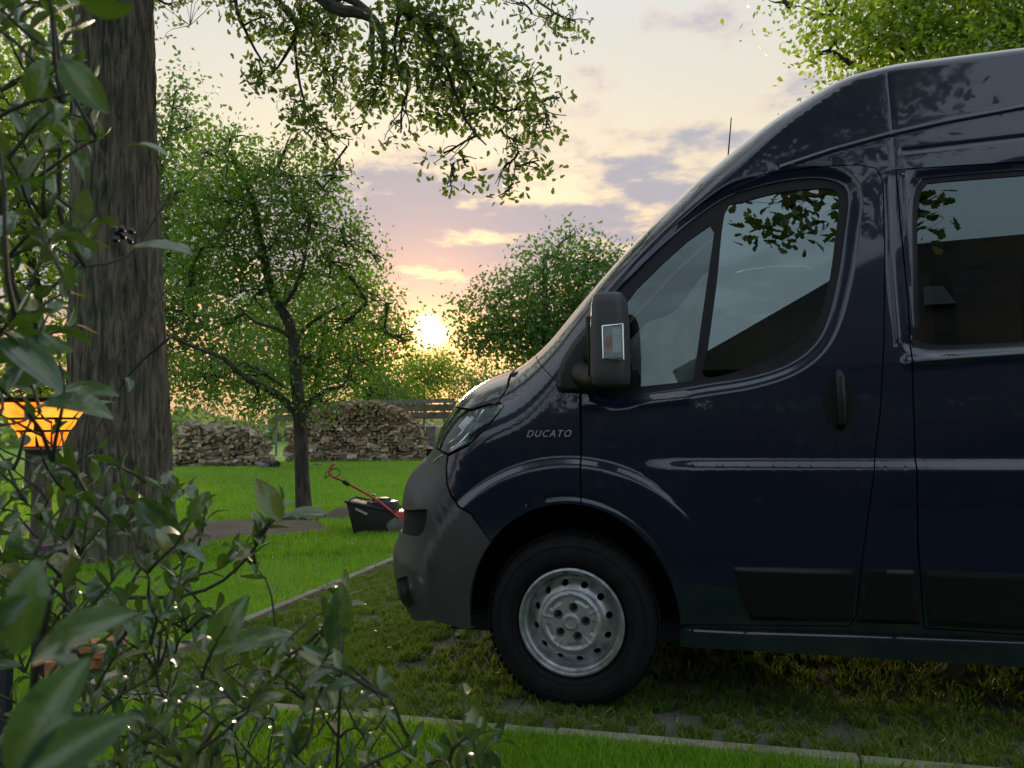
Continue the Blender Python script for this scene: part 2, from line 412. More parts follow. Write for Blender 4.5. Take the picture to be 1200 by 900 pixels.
def panel(name, poly, holes=(), m=M_paint, grid=0.022, yoff=0.0, rim=0.014, raise_=0, raise_w=0.012, parent=van, both=True, label=None, thick=0):
    poly = np.array(poly); holes = [np.array(h) for h in holes]
    V, F, loops = tri2d(poly, holes, grid, feat_pts(poly.min(0), poly.max(0)) if m is M_paint else None)
    extra = None
    if raise_:
        def extra(Q):
            dd, _ = seg_dist(Q, loops[0], True); return -raise_*np.where(in_poly(Q, loops[0]), sstep(dd/raise_w), 0)
    y = YS(V)+yoff+(extra(V) if extra else 0); N = YN(V, extra)
    P3 = np.stack([V[:, 0], y, V[:, 1]], 1); Fs = [tuple(f) for f in F]
    a, b, c = P3[F[0][0]], P3[F[0][1]], P3[F[0][2]]
    cr3 = np.cross(P3[F[:, 1]]-P3[F[:, 0]], P3[F[:, 2]]-P3[F[:, 0]])
    Fs = [tuple(f) if q[1] < 0 else tuple(f[::-1]) for f, q in zip(F, cr3)]
    NN = list(N)
    if rim:
        P3 = list(P3)
        for li, L in enumerate(loops):
            k = len(L); yb = YS(L)+yoff+(extra(L) if extra else 0); NB = YN(L, extra); base = len(P3)
            cen = L.mean(0)
            tg = np.roll(L, -1, 0)-np.roll(L, 1, 0); nn = np.stack([tg[:, 1], -tg[:, 0]], 1); nn /= np.maximum(1e-9, np.linalg.norm(nn, axis=1))[:, None]
            test = in_poly(L+nn*0.003, L)
            if test.mean() > 0.5: nn = -nn
            if li > 0: nn = -nn                      # now points away from the sheet
            for q in range(k): P3.append(np.array([L[q][0], yb[q], L[q][1]])); NN.append(np.array([nn[q][0], -0.5, nn[q][1]]))
            for q in range(k): P3.append(np.array([L[q][0], yb[q]+rim, L[q][1]])); NN.append(np.array([nn[q][0], 0, nn[q][1]]))
            for q in range(k):
                q2 = (q+1) % k; f = (base+q, base+q2, base+k+q2, base+k+q)
                v = np.cross(P3[f[1]]-P3[f[0]], P3[f[3]]-P3[f[0]]); 
                Fs.append(f if (v[0]*nn[q][0]+v[2]*nn[q][1]) > 0 else f[::-1])
        P3 = np.array(P3)
    o = mesh_np(name, P3, Fs, m, parent, normals=np.array(NN))
    if label: o['label'] = label
    if both:
        P4 = P3*np.array([1, -1, 1])+np.array([0, 2*HALF, 0]); N4 = np.array(NN)*np.array([1, -1, 1])
        mesh_np(name, P4, [tuple(f[::-1]) for f in Fs], m, parent, normals=N4)
    return o
def ell(rx, rz, a0, a1, n=30, c=WC): return [(c[0]+rx*math.cos(a), c[1]+rz*math.sin(a)) for a in np.linspace(a0, a1, n)]

# outlines traced on the flank
W_open = catmull(SL((703, 462), (770, 459), (826, 450), (880, 441), (925, 426), (955, 403), (972, 370), (984, 320), (991, 270), (995, 234), (990, 217), (973, 209), (950, 207), (910, 212), (860, 226), (820, 250), (780, 283), (745, 317), (715, 350), (704, 385)), 0.02, True)
Q_glass = np.array(SL((724, 366), (745, 338), (775, 308), (805, 281), (832, 262), (837, 270), (812, 446), (775, 450), (737, 454), (724, 455)))
M_glassp = catmull(SL((826, 441), (830, 405), (840, 330), (850, 246), (870, 235), (910, 224), (950, 219), (978, 220), (985, 232), (980, 280), (972, 335), (958, 378), (930, 405), (880, 429)), 0.02, True)
x0w, z0w = S(1072, 409); x1w = 2.25; zt = S(1110, 205)[1]
SW_open = catmull([(x0w+0.03, z0w), (1.7, z0w), (x1w-.03, z0w), (x1w, z0w+.04), (x1w, 1.65), (x1w, zt-.06), (x1w-.05, zt), (1.7, zt), S(1098, 206), S(1080, 211), S(1071, 232), S(1070, 300), S(1072, 380)], 0.03, True)
cen = SW_open.mean(0)
SW_glass = cen+(SW_open-cen)*np.array([0.965, 0.94])
LIPS += [(W_open, 0.016, 0.045), (SW_open, 0.010, 0.03)]
LINES += [(np.array(SL((915, 196), (975, 176), (1040, 158), (1110, 142), (1200, 125))+[(2.6, 2.21), (4.3, 2.21)]), -0.004, 0.007),
          (np.array(SL((861, 222), (898, 206))), -0.004, 0.009),
          (np.array(SL((1060, 177), (1130, 169), (1200, 161))+[(4.3, 2.10)]), 0.004, 0.010),
          (np.array(SL((1040, 88), (1044, 130), (1049, 193))), 0.0009, 0.004),
          (np.array(SL((1040, 212), (1044, 300), (1052, 400))), -0.006, 0.008),
          (np.array(SL((1065, 425), (1200, 414))+[(2.4, 1.33)]), -0.013, 0.016),
          (np.array(SL((1060, 206), (1066, 300), (1070, 405))), -0.005, 0.009),
          (np.array(SL((808, 737), (870, 740), (1000, 744), (1200, 752))+[(4.3, 0.35)]), 0.006, 0.008),
          (np.array(SL((690, 474), (735, 470), (800, 466))), -0.006, 0.02),
          (np.array(SL((527, 583), (511, 612), (503, 650), (500, 690), (502, 722))), -0.005, 0.010),
          (np.array(ell(0.445, 0.49, -0.1, 1.75, 40)), 0.005, 0.010)]
arch_hi = 0.415, 0.46
def arch(a0, a1, n=30): return ell(*arch_hi, a0, a1, n)
def arch_ang(x, z): return math.atan2((z-WC[1])/arch_hi[1], (x-WC[0])/arch_hi[0])
doorpath = SL((681, 457), (676, 432), (686, 385), (712, 347), (745, 307), (785, 268), (820, 240), (855, 217), (895, 204), (950, 196), (1005, 193), (1027, 197), (1035, 212), (1037, 300), (1036, 400), (1032, 480), (1025, 540), (1010, 660), (1003, 722), (996, 734), (900, 733), (806, 732))
i_seam = off_idx(626, 424); i_bon = off_idx(592, 440); i_hl2 = off_idx(527, 489); i_hl1 = off_idx(511, 528); i_end = len(OP)-1
seam = SL((640, 436), (655, 449), (679, 457))
a_door = arch_ang(*S(681, 590)); a_dend = arch_ang(0.36, S(800, 734)[1]); a_bmp = arch_ang(*S(566, 626))
GAP = 0.004
def grow(poly, d):
    """move a closed outline by d along its normal (positive = outwards)"""
    L = densify(np.array(poly), 0.05); tg = np.roll(L, -1, 0)-np.roll(L, 1, 0); nn = np.stack([tg[:, 1], -tg[:, 0]], 1); nn /= np.maximum(1e-9, np.linalg.norm(nn, axis=1))[:, None]
    if in_poly(L+nn*0.002, L).mean() > 0.5: nn = -nn
    return L+nn*d
fender = arch(a_bmp, a_door)+[S(680, 560)]+SL((680, 500), (679, 459))+seam[::-1][1:]+off_curve(i_seam, i_bon)+SL((586, 452), (579.5, 470), (588, 475), (583, 484), (570, 501), (548, 523), (522, 535), (521, 548), (523, 566), (529, 580), (537, 592), (552, 601))
bonnet = off_curve(i_hl2, i_bon)+SL((585, 453), (578.5, 470), (566, 472.5), (545, 479))
headl = off_curve(i_hl1, i_hl2)+SL((545, 481), (567, 474.5), (587, 473), (582, 484), (569, 500), (547, 521), (521, 532))
i_in0 = off_idx(471, 628, .3); i_in1 = off_idx(471, 598, .3); i_f0 = off_idx(473, 712, .3); i_f1 = off_idx(462, 680, .3)
bumper = off_curve(0, i_f0)+SL((485, 708), (479, 692), (473, 677))+off_curve(i_f1, i_in0)+SL((487, 630), (495, 622), (498, 612), (499.5, 597))+off_curve(i_in1, i_hl1)+SL((520, 534), (519.5, 548), (521.5, 567), (527.5, 582), (536, 594), (551, 603))+arch(a_bmp, math.pi+0.10, 20)+SL((556, 736), (545, 738), (505, 727))
door = arch(a_door, a_dend)[::-1]+[(p[0], p[1]) for p in doorpath]
door = doorpath+arch(a_dend, a_door)
zs = 0.265
roofc = off_curve(i_seam, i_end)
RW = (3.42, 0.338)
rear_arch = [(RW[0]+0.43*math.cos(a), RW[1]+0.46*math.sin(a)) for a in np.linspace(-0.16, math.pi+0.16, 30)]
side = roofc+[(4.40, 0.3)]+rear_arch+[(2.9, zs), (1.6, zs), (0.42, zs)]+arch(math.atan2((zs-WC[1])/.46, 1.0)+0.0, a_dend-0.03, 8)+[(p[0], p[1]) for p in doorpath[::-1]]+seam[::-1][1:]
sl_l = SL((1050, 199), (1055, 260), (1063, 340), (1070, 425), (1073, 540), (1076, 640), (1083, 736))
slide = sl_l+[(2.45, 0.365), (2.45, 1.99)]
panel('bumper', grow(bumper, -0.0015), [], M_plastic, rim=0.03)
panel('air_intake', grow(off_curve(i_in0-4, i_in1+4)+SL((503, 592), (501, 612), (496, 630)), 0.0), [], M_dark, 0.02, yoff=0.022, rim=0)
panel('fog_lamp_recess', grow(off_curve(i_f0, i_f1)+SL((478, 672), (482, 692), (489, 712)), 0.0), [], M_dark, 0.02, yoff=0.02, rim=0)
panel('front_wing', grow(fender, -0.002), [], rim=0.02, grid=0.016)
panel('bonnet_side', grow(bonnet, -0.002), [], rim=0.01)
panel('headlight', grow(headl, -0.0025), [], M_lens, 0.02, rim=0)
panel('front_door', grow(door, -0.0025), [W_open], rim=0.022, grid=0.018)
panel('body_side', grow(side, -0.0015), [grow(slide, 0.003)], rim=0.03, grid=0.021)
sd_ = panel('sliding_door', grow(slide, -0.002), [SW_open], rim=0.022, grid=0.021)
panel('window_seal', grow(W_open, 0.003), [Q_glass, M_glassp], M_black, 0.03, yoff=0.010, rim=0.012)
panel('side_window', grow(Q_glass, 0.006), [], M_clear, 0.04, yoff=0.017, rim=0)
panel('side_window', grow(M_glassp, 0.006), [], M_glass, 0.04, yoff=0.017, rim=0)
panel('window_seal', grow(SW_open, 0.003), [SW_glass], M_black, 0.03, yoff=0.006, rim=0.01)
panel('sliding_door_window', grow(SW_glass, 0.006), [], M_glass_dark, 0.05, yoff=0.012, rim=0)
# added dark sheet standing in for the shade behind the shut lines
inner = [(0.0, 0.9), (0.02, 1.2), (-0.02, 1.30), (0.0, 1.45), (0.12, 1.60)]+SL((800, 262), (870, 215), (940, 198))+[(1.1, 2.03), (2.5, 2.03), (2.5, 0.3), (0.45, 0.3), (0.42, 0.55), (0.3, 0.85)]
panel('gap_shade_sheet', inner, [grow(W_open, 0.004), grow(SW_open, 0.004)], M_dark, 0.06, yoff=0.028, rim=0)
# rubbing strips along the doors
for k, q in enumerate([SL((859, 664), (1004, 666), (999, 729), (880, 727), (868, 700)), SL((1011, 666.5), (1073, 667.5), (1079, 732), (1003, 730))]):
    panel('side_moulding', q, [], M_black, 0.012, yoff=-0.001, rim=0.006, raise_=0.011, raise_w=0.014)
q = SL((1080, 668), (1200, 672)); zb = S(1090, 733)[1]
panel('side_moulding', [q[0], q[1], (2.43, q[1][1]), (2.43, zb), S(1087, 733)], [], M_black, 0.012, yoff=-0.001, rim=0.006, raise_=0.011, raise_w=0.014)
panel('side_moulding', [(2.47, q[1][1]), (2.95, q[1][1]), (2.98, zb), (2.47, zb)], [], M_black, 0.02, yoff=-0.001, rim=0.006, raise_=0.011, raise_w=0.014)

# front band, bonnet, windscreen and roof: from the flank round to the middle
NPH = 30
def band(i0, i1, g0=0.0, g1=1.0, name='roof', m=M_paint, push=0.0, step=2, rimy=False):
    idx = list(range(i0, i1+1, step))
    if idx[-1] != i1: idx.append(i1)
    idx = np.array(idx)
    def pt(i, ph):
        P = np.stack([np.interp(i, np.arange(len(OP)), OP[:, k]) for k in (0, 1)], 1)
        N = np.stack([np.interp(i, np.arange(len(OP)), ON[:, k]) for k in (0, 1)], 1)
        b = np.interp(i, np.arange(len(OP)), OBv)
        q1 = 1-D1/b; ph1 = np.arcsin(np.clip(q1, 0, 1)**(NEXP/2))      # (1-d/b)=sin^(2/n)
        a = ph1+(math.pi/2-ph1)*ph
        sq = np.sin(a)**(2/NEXP); g = 1-np.maximum(0, np.cos(a))**(2/NEXP)
        d = b*(1-sq); Q = P-N*d[:, None]-N*push; y0 = Y0(Q)
        return np.stack([Q[:, 0], y0+(HALF-y0)*g, Q[:, 1]], 1)
    phs = np.linspace(0, 1, NPH)**1.15
    phs = g0+(g1-g0)*np.linspace(0, 1, NPH)
    rows = []
    for h in phs: rows.append(pt(idx.astype(float), np.full(len(idx), h)))
    A = np.array(rows)                                               # (ph, s, 3)
    e = 0.3
    Ns = []
    for h in phs:
        i = idx.astype(float); a1 = pt(np.clip(i+e, 0, len(OP)-1), np.full(len(i), h)); a0 = pt(np.clip(i-e, 0, len(OP)-1), np.full(len(i), h))
        hp = min(1, h+0.01); hm = max(0, h-0.01)
        b1 = pt(i, np.full(len(i), hp)); b0 = pt(i, np.full(len(i), hm)); n = np.cross(b1-b0, a1-a0); n /= np.maximum(1e-9, np.linalg.norm(n, axis=1))[:, None]
        if h > 0.999: n[:, 1] = 0
        Ns.append(n)
    Nn = np.array(Ns); ns = len(idx)
    # outward check
    o2 = ON[idx]; sgn = np.sign((Nn[NPH//2, :, 0]*o2[:, 0]+Nn[NPH//2, :, 2]*o2[:, 1]).sum()); Nn *= sgn
    full = g1 > 0.999
    if full:
        A2 = A[:-1][::-1]*np.array([1, -1, 1])+np.array([0, 2*HALF, 0]); N2 = Nn[:-1][::-1]*np.array([1, -1, 1])
        sets = [(np.concatenate([A, A2]), np.concatenate([Nn, N2]))]
    else:
        sets = [(A, Nn), (A*np.array([1, -1, 1])+np.array([0, 2*HALF, 0]), Nn*np.array([1, -1, 1]))]
    for AA, NNn in sets:
        nr = len(AA); F = []
        for r in range(nr-1):
            for c in range(ns-1): F.append((r*ns+c, r*ns+c+1, (r+1)*ns+c+1, (r+1)*ns+c))
        V = AA.reshape(-1, 3); Nv = NNn.reshape(-1, 3); f = F[len(F)//2]
        v = np.cross(V[f[1]]-V[f[0]], V[f[3]]-V[f[0]])
        if v@Nv[f[0]] < 0: F = [q[::-1] for q in F]
        mesh_np(name, V, F, m, van, normals=Nv)
band(0, i_f0, name='bumper_front', m=M_plastic)
band(i_f0, i_f1, 0, 0.3, 'fog_lamp_recess', M_black, push=0.02)
band(i_f0, i_f1, 0.3, 1, 'bumper_front', M_plastic)
band(i_f1, i_in0, name='bumper_front', m=M_plastic)
band(i_in0, i_in1, name='air_intake', m=M_black, push=0.03)
band(i_in1, i_hl1, name='bumper_front', m=M_plastic)
GH = 0.62
band(i_hl1, i_hl2, 0, GH, 'headlight', M_lens)
band(i_hl1, i_hl2, GH, 1, 'grille', M_black)
band(i_hl2, i_bon, name='bonnet')
i_ws0 = off_idx(640, 406, .3); i_ws1 = off_idx(905, 142, .2)
band(i_bon, i_ws0, name='cowl', m=M_paint)
band(i_ws0, i_ws1, 0, 0.16, 'windscreen_pillar', M_paint)
band(i_ws0, i_ws1, 0.16, 1, 'windscreen', M_screen)
band(i_ws1, i_end, name='roof', step=4)
# grooves: bonnet shut line and scuttle seam are gaps between the parts; headlight insides
def hl_inside():
    poly = np.array(headl); V, F, loops = tri2d(poly, [], 0.025); cen = V.mean(0)
    V3 = []
    for side_ in (0, 1):
        y = YS(V); dd, _ = seg_dist(V, poly, True); yy = y+0.012+0.07*sstep(dd/0.05)
        P3 = np.stack([V[:, 0]+0.03*sstep(dd/0.05), yy, V[:, 1]], 1)
        if side_: P3[:, 1] = 2*HALF-P3[:, 1]
        mesh_np('headlight_reflector', P3, [tuple(f) for f in F], M_refl, van, smooth=True)
    def strip(pts, w, lift, m, nm):
        L = catmull(SL(*pts), 0.01); y = YS(L)+lift
        for sgn in (0, 1):
            P = [(p[0], (yy if not sgn else 2*HALF-yy), p[1]) for p, yy in zip(L, y)]
            MB().tube(P, w, 6).build(nm, m, van, smooth=True)
    strip([(521, 527), (536, 519), (550, 503), (561, 480)], 0.004, 0.010, M_chrome, 'headlight_trim')
    strip([(518, 520), (531, 512), (544, 498), (553, 481)], 0.0025, 0.012, M_chrome, 'headlight_trim')
    strip([(533, 501), (538, 495), (543, 489)], 0.010, 0.014, M_tube, 'light_bar')
    strip([(537, 504), (543, 497), (549, 489)], 0.010, 0.014, M_tube, 'light_bar')
    strip([(524, 529), (533, 524), (543, 518)], 0.006, 0.01, M_tube, 'light_bar')
    strip([(515, 533.5), (505, 537), (496, 543)], 0.004, -0.002, M_chrome, 'bumper_trim')
hl_inside()
# inner boxes that close the body
mb = MB(); mb.box((1.9, HALF, 0.30), (4.9, 1.86, 0.06)); mb.box((2.75, HALF, 0.75), (2.9, 1.80, 0.9)); mb.build('underbody', M_dark, van)
mb = MB(); mb.box((-0.52, HALF, 0.62), (0.5, 1.2, 0.55)); mb.box((-.70, HALF, .9), (.2, 1.1, .2)); mb.build('engine_block', M_dark, van)
for cx in (WC[0], RW[0]):
    for y0, y1 in ((0.045, 0.36), (2*HALF-0.36, 2*HALF-0.045)):
        prof = [(cx+0.46*math.cos(a), 0.34+0.48*math.sin(a)) for a in np.linspace(-0.12, math.pi+(0.10 if cx < 0 else 0.12), 24)]
        V = [(p[0], y0, p[1]) for p in prof]+[(p[0], y1, p[1]) for p in prof]; n = len(prof)
        F = [(i, i+1, n+i+1, n+i) for i in range(n-1)]+([tuple(range(n, 2*n))] if y0 < 0.5 else [tuple(range(n))]); MB().add(V, F).build('wheel_arch_liner', M_dark, van)
mb = MB(); mb.box((4.47, HALF, 1.35), (0.03, 1.84, 2.2)); mb.build('rear_doors', M_paint, van, bevel=0.01)
# cab interior
mb = MB(); mb.box((0.02, HALF, 1.18), (0.42, 1.75, 0.30)); mb.box((-0.15, HALF, 1.28), (0.35, 1.6, 0.12)); mb.build('dashboard', M_black, van, smooth=True, bevel=0.03)
mb = MB(); mb.box((1.24, HALF, 1.3), (0.03, 1.8, 1.7)); mb.build('bulkhead', M_seat, van)
for yy in (0.50, 1.50):
    mb = MB(); mb.box((0.78, yy, 0.80), (0.5, 0.5, 0.18)); mb.box((1.04, yy, 1.13), (0.13, 0.48, 0.60), Matrix.Rotation(0.2, 3, 'Y')); mb.box((1.11, yy, 1.50), (0.10, 0.26, 0.19), Matrix.Rotation(0.2, 3, 'Y')); mb.build('cab_seat', M_seat, van, smooth=True, bevel=0.04)
mb = MB(); Mst = Matrix.Translation((0.36, 0.50, 1.27)) @ Matrix.Rotation(rad(-58), 4, 'Y')
mb.lathe([(0.19+0.014*math.cos(a), 0.014*math.sin(a)) for a in np.linspace(0, 2*math.pi, 9)], 28, Mst)
for k in range(3): mb.tube([Mst @ Vector((0, 0, 0)), Mst @ Vector((0.19*math.cos(k*2.1), 0.19*math.sin(k*2.1), 0))], 0.012, 6)
mb.build('steering_wheel', M_black, van, smooth=True)
# pale folded screen hung inside the front quarter window, dark sheet added to block light from the far windows
V = []; F = []; nx, nz = 26, 16
qa = [S(*q) for q in ((728, 452), (728, 385), (833, 300), (812, 450))]
for i in range(nx):
    for j in range(nz):
        u, v = i/(nx-1), j/(nz-1)
        x = (qa[0][0]*(1-u)+qa[3][0]*u)*(1-v)+(qa[1][0]*(1-u)+qa[2][0]*u)*v; z = (qa[0][1]*(1-u)+qa[3][1]*u)*(1-v)+(qa[1][1]*(1-u)+qa[2][1]*u)*v-0.03
        V.append((x+0.02, 0.20+0.035*math.sin(7*u+5*v)+0.018*abs(math.sin(9*v-6*u))+0.01*math.sin(21*u), z+0.02*math.sin(9*u)))
for i in range(nx-1):
    for j in range(nz-1): F.append((i*nz+j, i*nz+j+1, (i+1)*nz+j+1, (i+1)*nz+j))
mesh_np('window_screen', V, F, M_curtain, van, smooth=True)
mb = MB(); mb.box((0.86, 1.90, 1.60), (0.80, 0.02, 0.85)); mb.build('far_window_blocker', M_seat, van)

# mirror: housing, arm, sail, indicator
def bxm(px, py, y=-0.17): p = onY(px, py, y); return p
mk = thing  # noqa
secs = [(347, 700, 731, .5), (350, 697, 733, .8), (360, 695, 735, .95), (390, 694, 737, 1), (420, 694, 738, 1), (440, 694, 738, .95), (450, 697, 737, .8), (454, 702, 733, .5)]
V = []; F = []; n = 28
for (py, a, b, k) in secs:
    p0 = bxm(a, py); p1 = bxm(b, py); cx = (p0[0]+p1[0])/2; hx = (p1[0]-p0[0])/2; z = (p0[2]+p1[2])/2
    for q in range(n):
        th = 2*math.pi*q/n; c_, s_ = math.cos(th), math.sin(th); e_ = 0.55
        V.append((cx+hx*math.copysign(abs(c_)**e_, c_), -0.175+0.105*(0.65+0.35*k)*math.copysign(abs(s_)**e_, s_)-0.0, z))
for r in range(len(secs)-1):
    for q in range(n): q2 = (q+1) % n; F.append((r*n+q, r*n+q2, (r+1)*n+q2, (r+1)*n+q))
F += [tuple(range(n)), tuple(range((len(secs)-1)*n, len(secs)*n))[::-1]]
mm = MB().add(V, F); mirror = mm.build('wing_mirror', M_plastic, van, smooth=True, angle=60)
mm = MB()
mm.tube([bxm(693, 371, -.15), bxm(691, 372, -.16), bxm(692, 400, -.17), bxm(693, 425, -.16), bxm(693, 440, -.12)], [0.012, 0.016, 0.016, 0.014, 0.012], 8)
mm.tube([bxm(712, 440, -.12), bxm(700, 446, -.06), bxm(686, 440, 0.0), bxm(682, 436, .05)], [0.05, 0.055, 0.055, 0.06], 12)
mm.tube([bxm(712, 400, -.12), bxm(704, 410, -.05), bxm(695, 420, 0.04)], [0.05, 0.05, 0.05], 12)
mm.build('mirror_arm', M_black, mirror, smooth=True)
yl = -0.282
lens = [bxm(x, y, yl) for x, y in ((706, 382), (730, 379.5), (731, 421), (707, 420))]
mm = MB(); LP = [Vector(p) for p in lens]
fr_ = LP+[LP[0]]; mm.tube([p+Vector((0, -0.002, 0)) for p in fr_], 0.0035, 6); mm.build('indicator_frame', M_chrome, mirror, smooth=True)
cz = sum((p.z for p in LP))/4; cx_ = sum((p.x for p in LP))/4; hw = (LP[1].x-LP[0].x)/2; hh = (LP[0].z-LP[3].z)/2
mm = MB(); mm.box((cx_, yl+0.006, cz), (hw*2, 0.008, hh*2)); mm.build('indicator_back', M_refl, mirror)
mm = MB()
for k in range(13): mm.box((cx_+hw*0.40, yl-0.001, cz-hh*0.62+k*hh*1.5/13), (hw*0.85, 0.006, hh*0.055))
for k in range(4): mm.box((cx_+hw*(0.1+0.2*k), yl-0.0005, cz+0.05*hh), (hw*0.05, 0.005, hh*1.5))
mm.build('indicator_ribs', M_white, mirror)
mm = MB(); mm.lathe([(0.0, 0.004), (0.010, 0.003), (0.014, 0)], 14, Matrix.Translation((cx_-hw*.45, yl+0.001, cz)) @ Matrix.Rotation(rad(90), 4, 'X') @ Matrix.Diagonal((1, 2.0, 1, 1))); mm.build('indicator_bulb', M_amber, mirror, smooth=True)
mm = MB(); mm.box((cx_, yl-0.003, cz), (hw*1.95, 0.002, hh*1.95)); mm.build('indicator_lens', M_lens, mirror)
p = bxm(736, 400); mm = MB(); mm.box((p[0]-0.012, -0.175, p[2]), (0.006, 0.15, 0.22)); mm.build('mirror_glass', M_chrome, mirror)
panel('mirror_sail', catmull(SL((654, 459), (652, 445), (659, 420), (676, 394), (698, 372), (712, 372), (716, 400), (714, 455), (700, 462), (670, 461)), 0.02, True), [], M_black, 0.014, yoff=-0.002, rim=0.006, raise_=0.012, raise_w=0.02)
# far-side mirror, plain twin
mf = copy_of(mirror, van); mf.scale = (1, -1, 1); mf.location = (0, 2*HALF, 0)
# aerial on the roof
a0 = atD(853, 186, 4.1); a1 = atD(857, 138, 4.1); mb = MB(); mb.tube([a0-np.array([0, 0, .12]), a0, a1], [0.007, 0.004, 0.0028], 6); mb.build('roof_aerial', M_black, van)
# door handle
hp = [S(984, y)[0:2] for y in (441, 505)]
hc = S(984, 472); hy = float(YS(np.array([hc]))[0])
panel('handle_recess', catmull([(hc[0]+0.058*math.cos(a), hc[1]+0.105*math.sin(a)) for a in np.linspace(0, 2*math.pi, 17)[:-1]], .02, True), [], M_dark, 0.014, yoff=-0.0015, rim=0.003, both=False)
mb = MB(); mb.tube([(hc[0], hy-0.002, hc[1]+0.108), (hc[0], hy-0.028, hc[1]+0.09), (hc[0], hy-0.034, hc[1]), (hc[0], hy-0.028, hc[1]-0.07), (hc[0], hy-0.002, hc[1]-0.085)], [0.014, 0.017, 0.018, 0.017, 0.014], 12); mb.build('door_handle', M_black, van, smooth=True)
lk = S(985, 499); mb = MB(); mb.lathe([(0, 0.006), (0.007, 0.006), (0.009, 0)], 16, Matrix.Translation((lk[0], hy-0.001, lk[1])) @ Matrix.Rotation(rad(90), 4, 'X')); mb.build('door_lock', M_chrome, van, smooth=True)
# name lettering on the wing
tc = bpy.data.curves.new('t', 'FONT'); tc.body = 'DUCATO'; tc.size = 0.040; tc.shear = 0.35; tc.extrude = 0.002; tc.offset = 0.0002; tc.align_x = 'LEFT'; tc.space_character = 1.25
to = bpy.data.objects.new('t', tc); C.objects.link(to); dg = bpy.context.evaluated_depsgraph_get(); dg.update()
tm = bpy.data.meshes.new_from_object(to.evaluated_get(dg)); bpy.data.objects.remove(to)
co = np.array([tuple(v.co) for v in tm.vertices]); wx = co[:, 0].max()-co[:, 0].min()
pa = S(617.5, 512); pb = S(670, 511.5); k = (pb[0]-pa[0])/wx; k2 = (S(640, 504)[1]-S(640, 512)[1])/(co[:, 1].max()-co[:, 1].min())
P = np.stack([pa[0]+(co[:, 0]-co[:, 0].min())*k, pa[1]+co[:, 1]*k2], 1); y = YS(P)-0.003-co[:, 2]
tm.vertices.foreach_set('co', np.stack([P[:, 0], y, P[:, 1]], 1).astype(np.float32).ravel()); tm.materials.clear(); tm.materials.append(M_capsil)
lo_ = bpy.data.objects.new('name_lettering', tm); link(lo_, van)

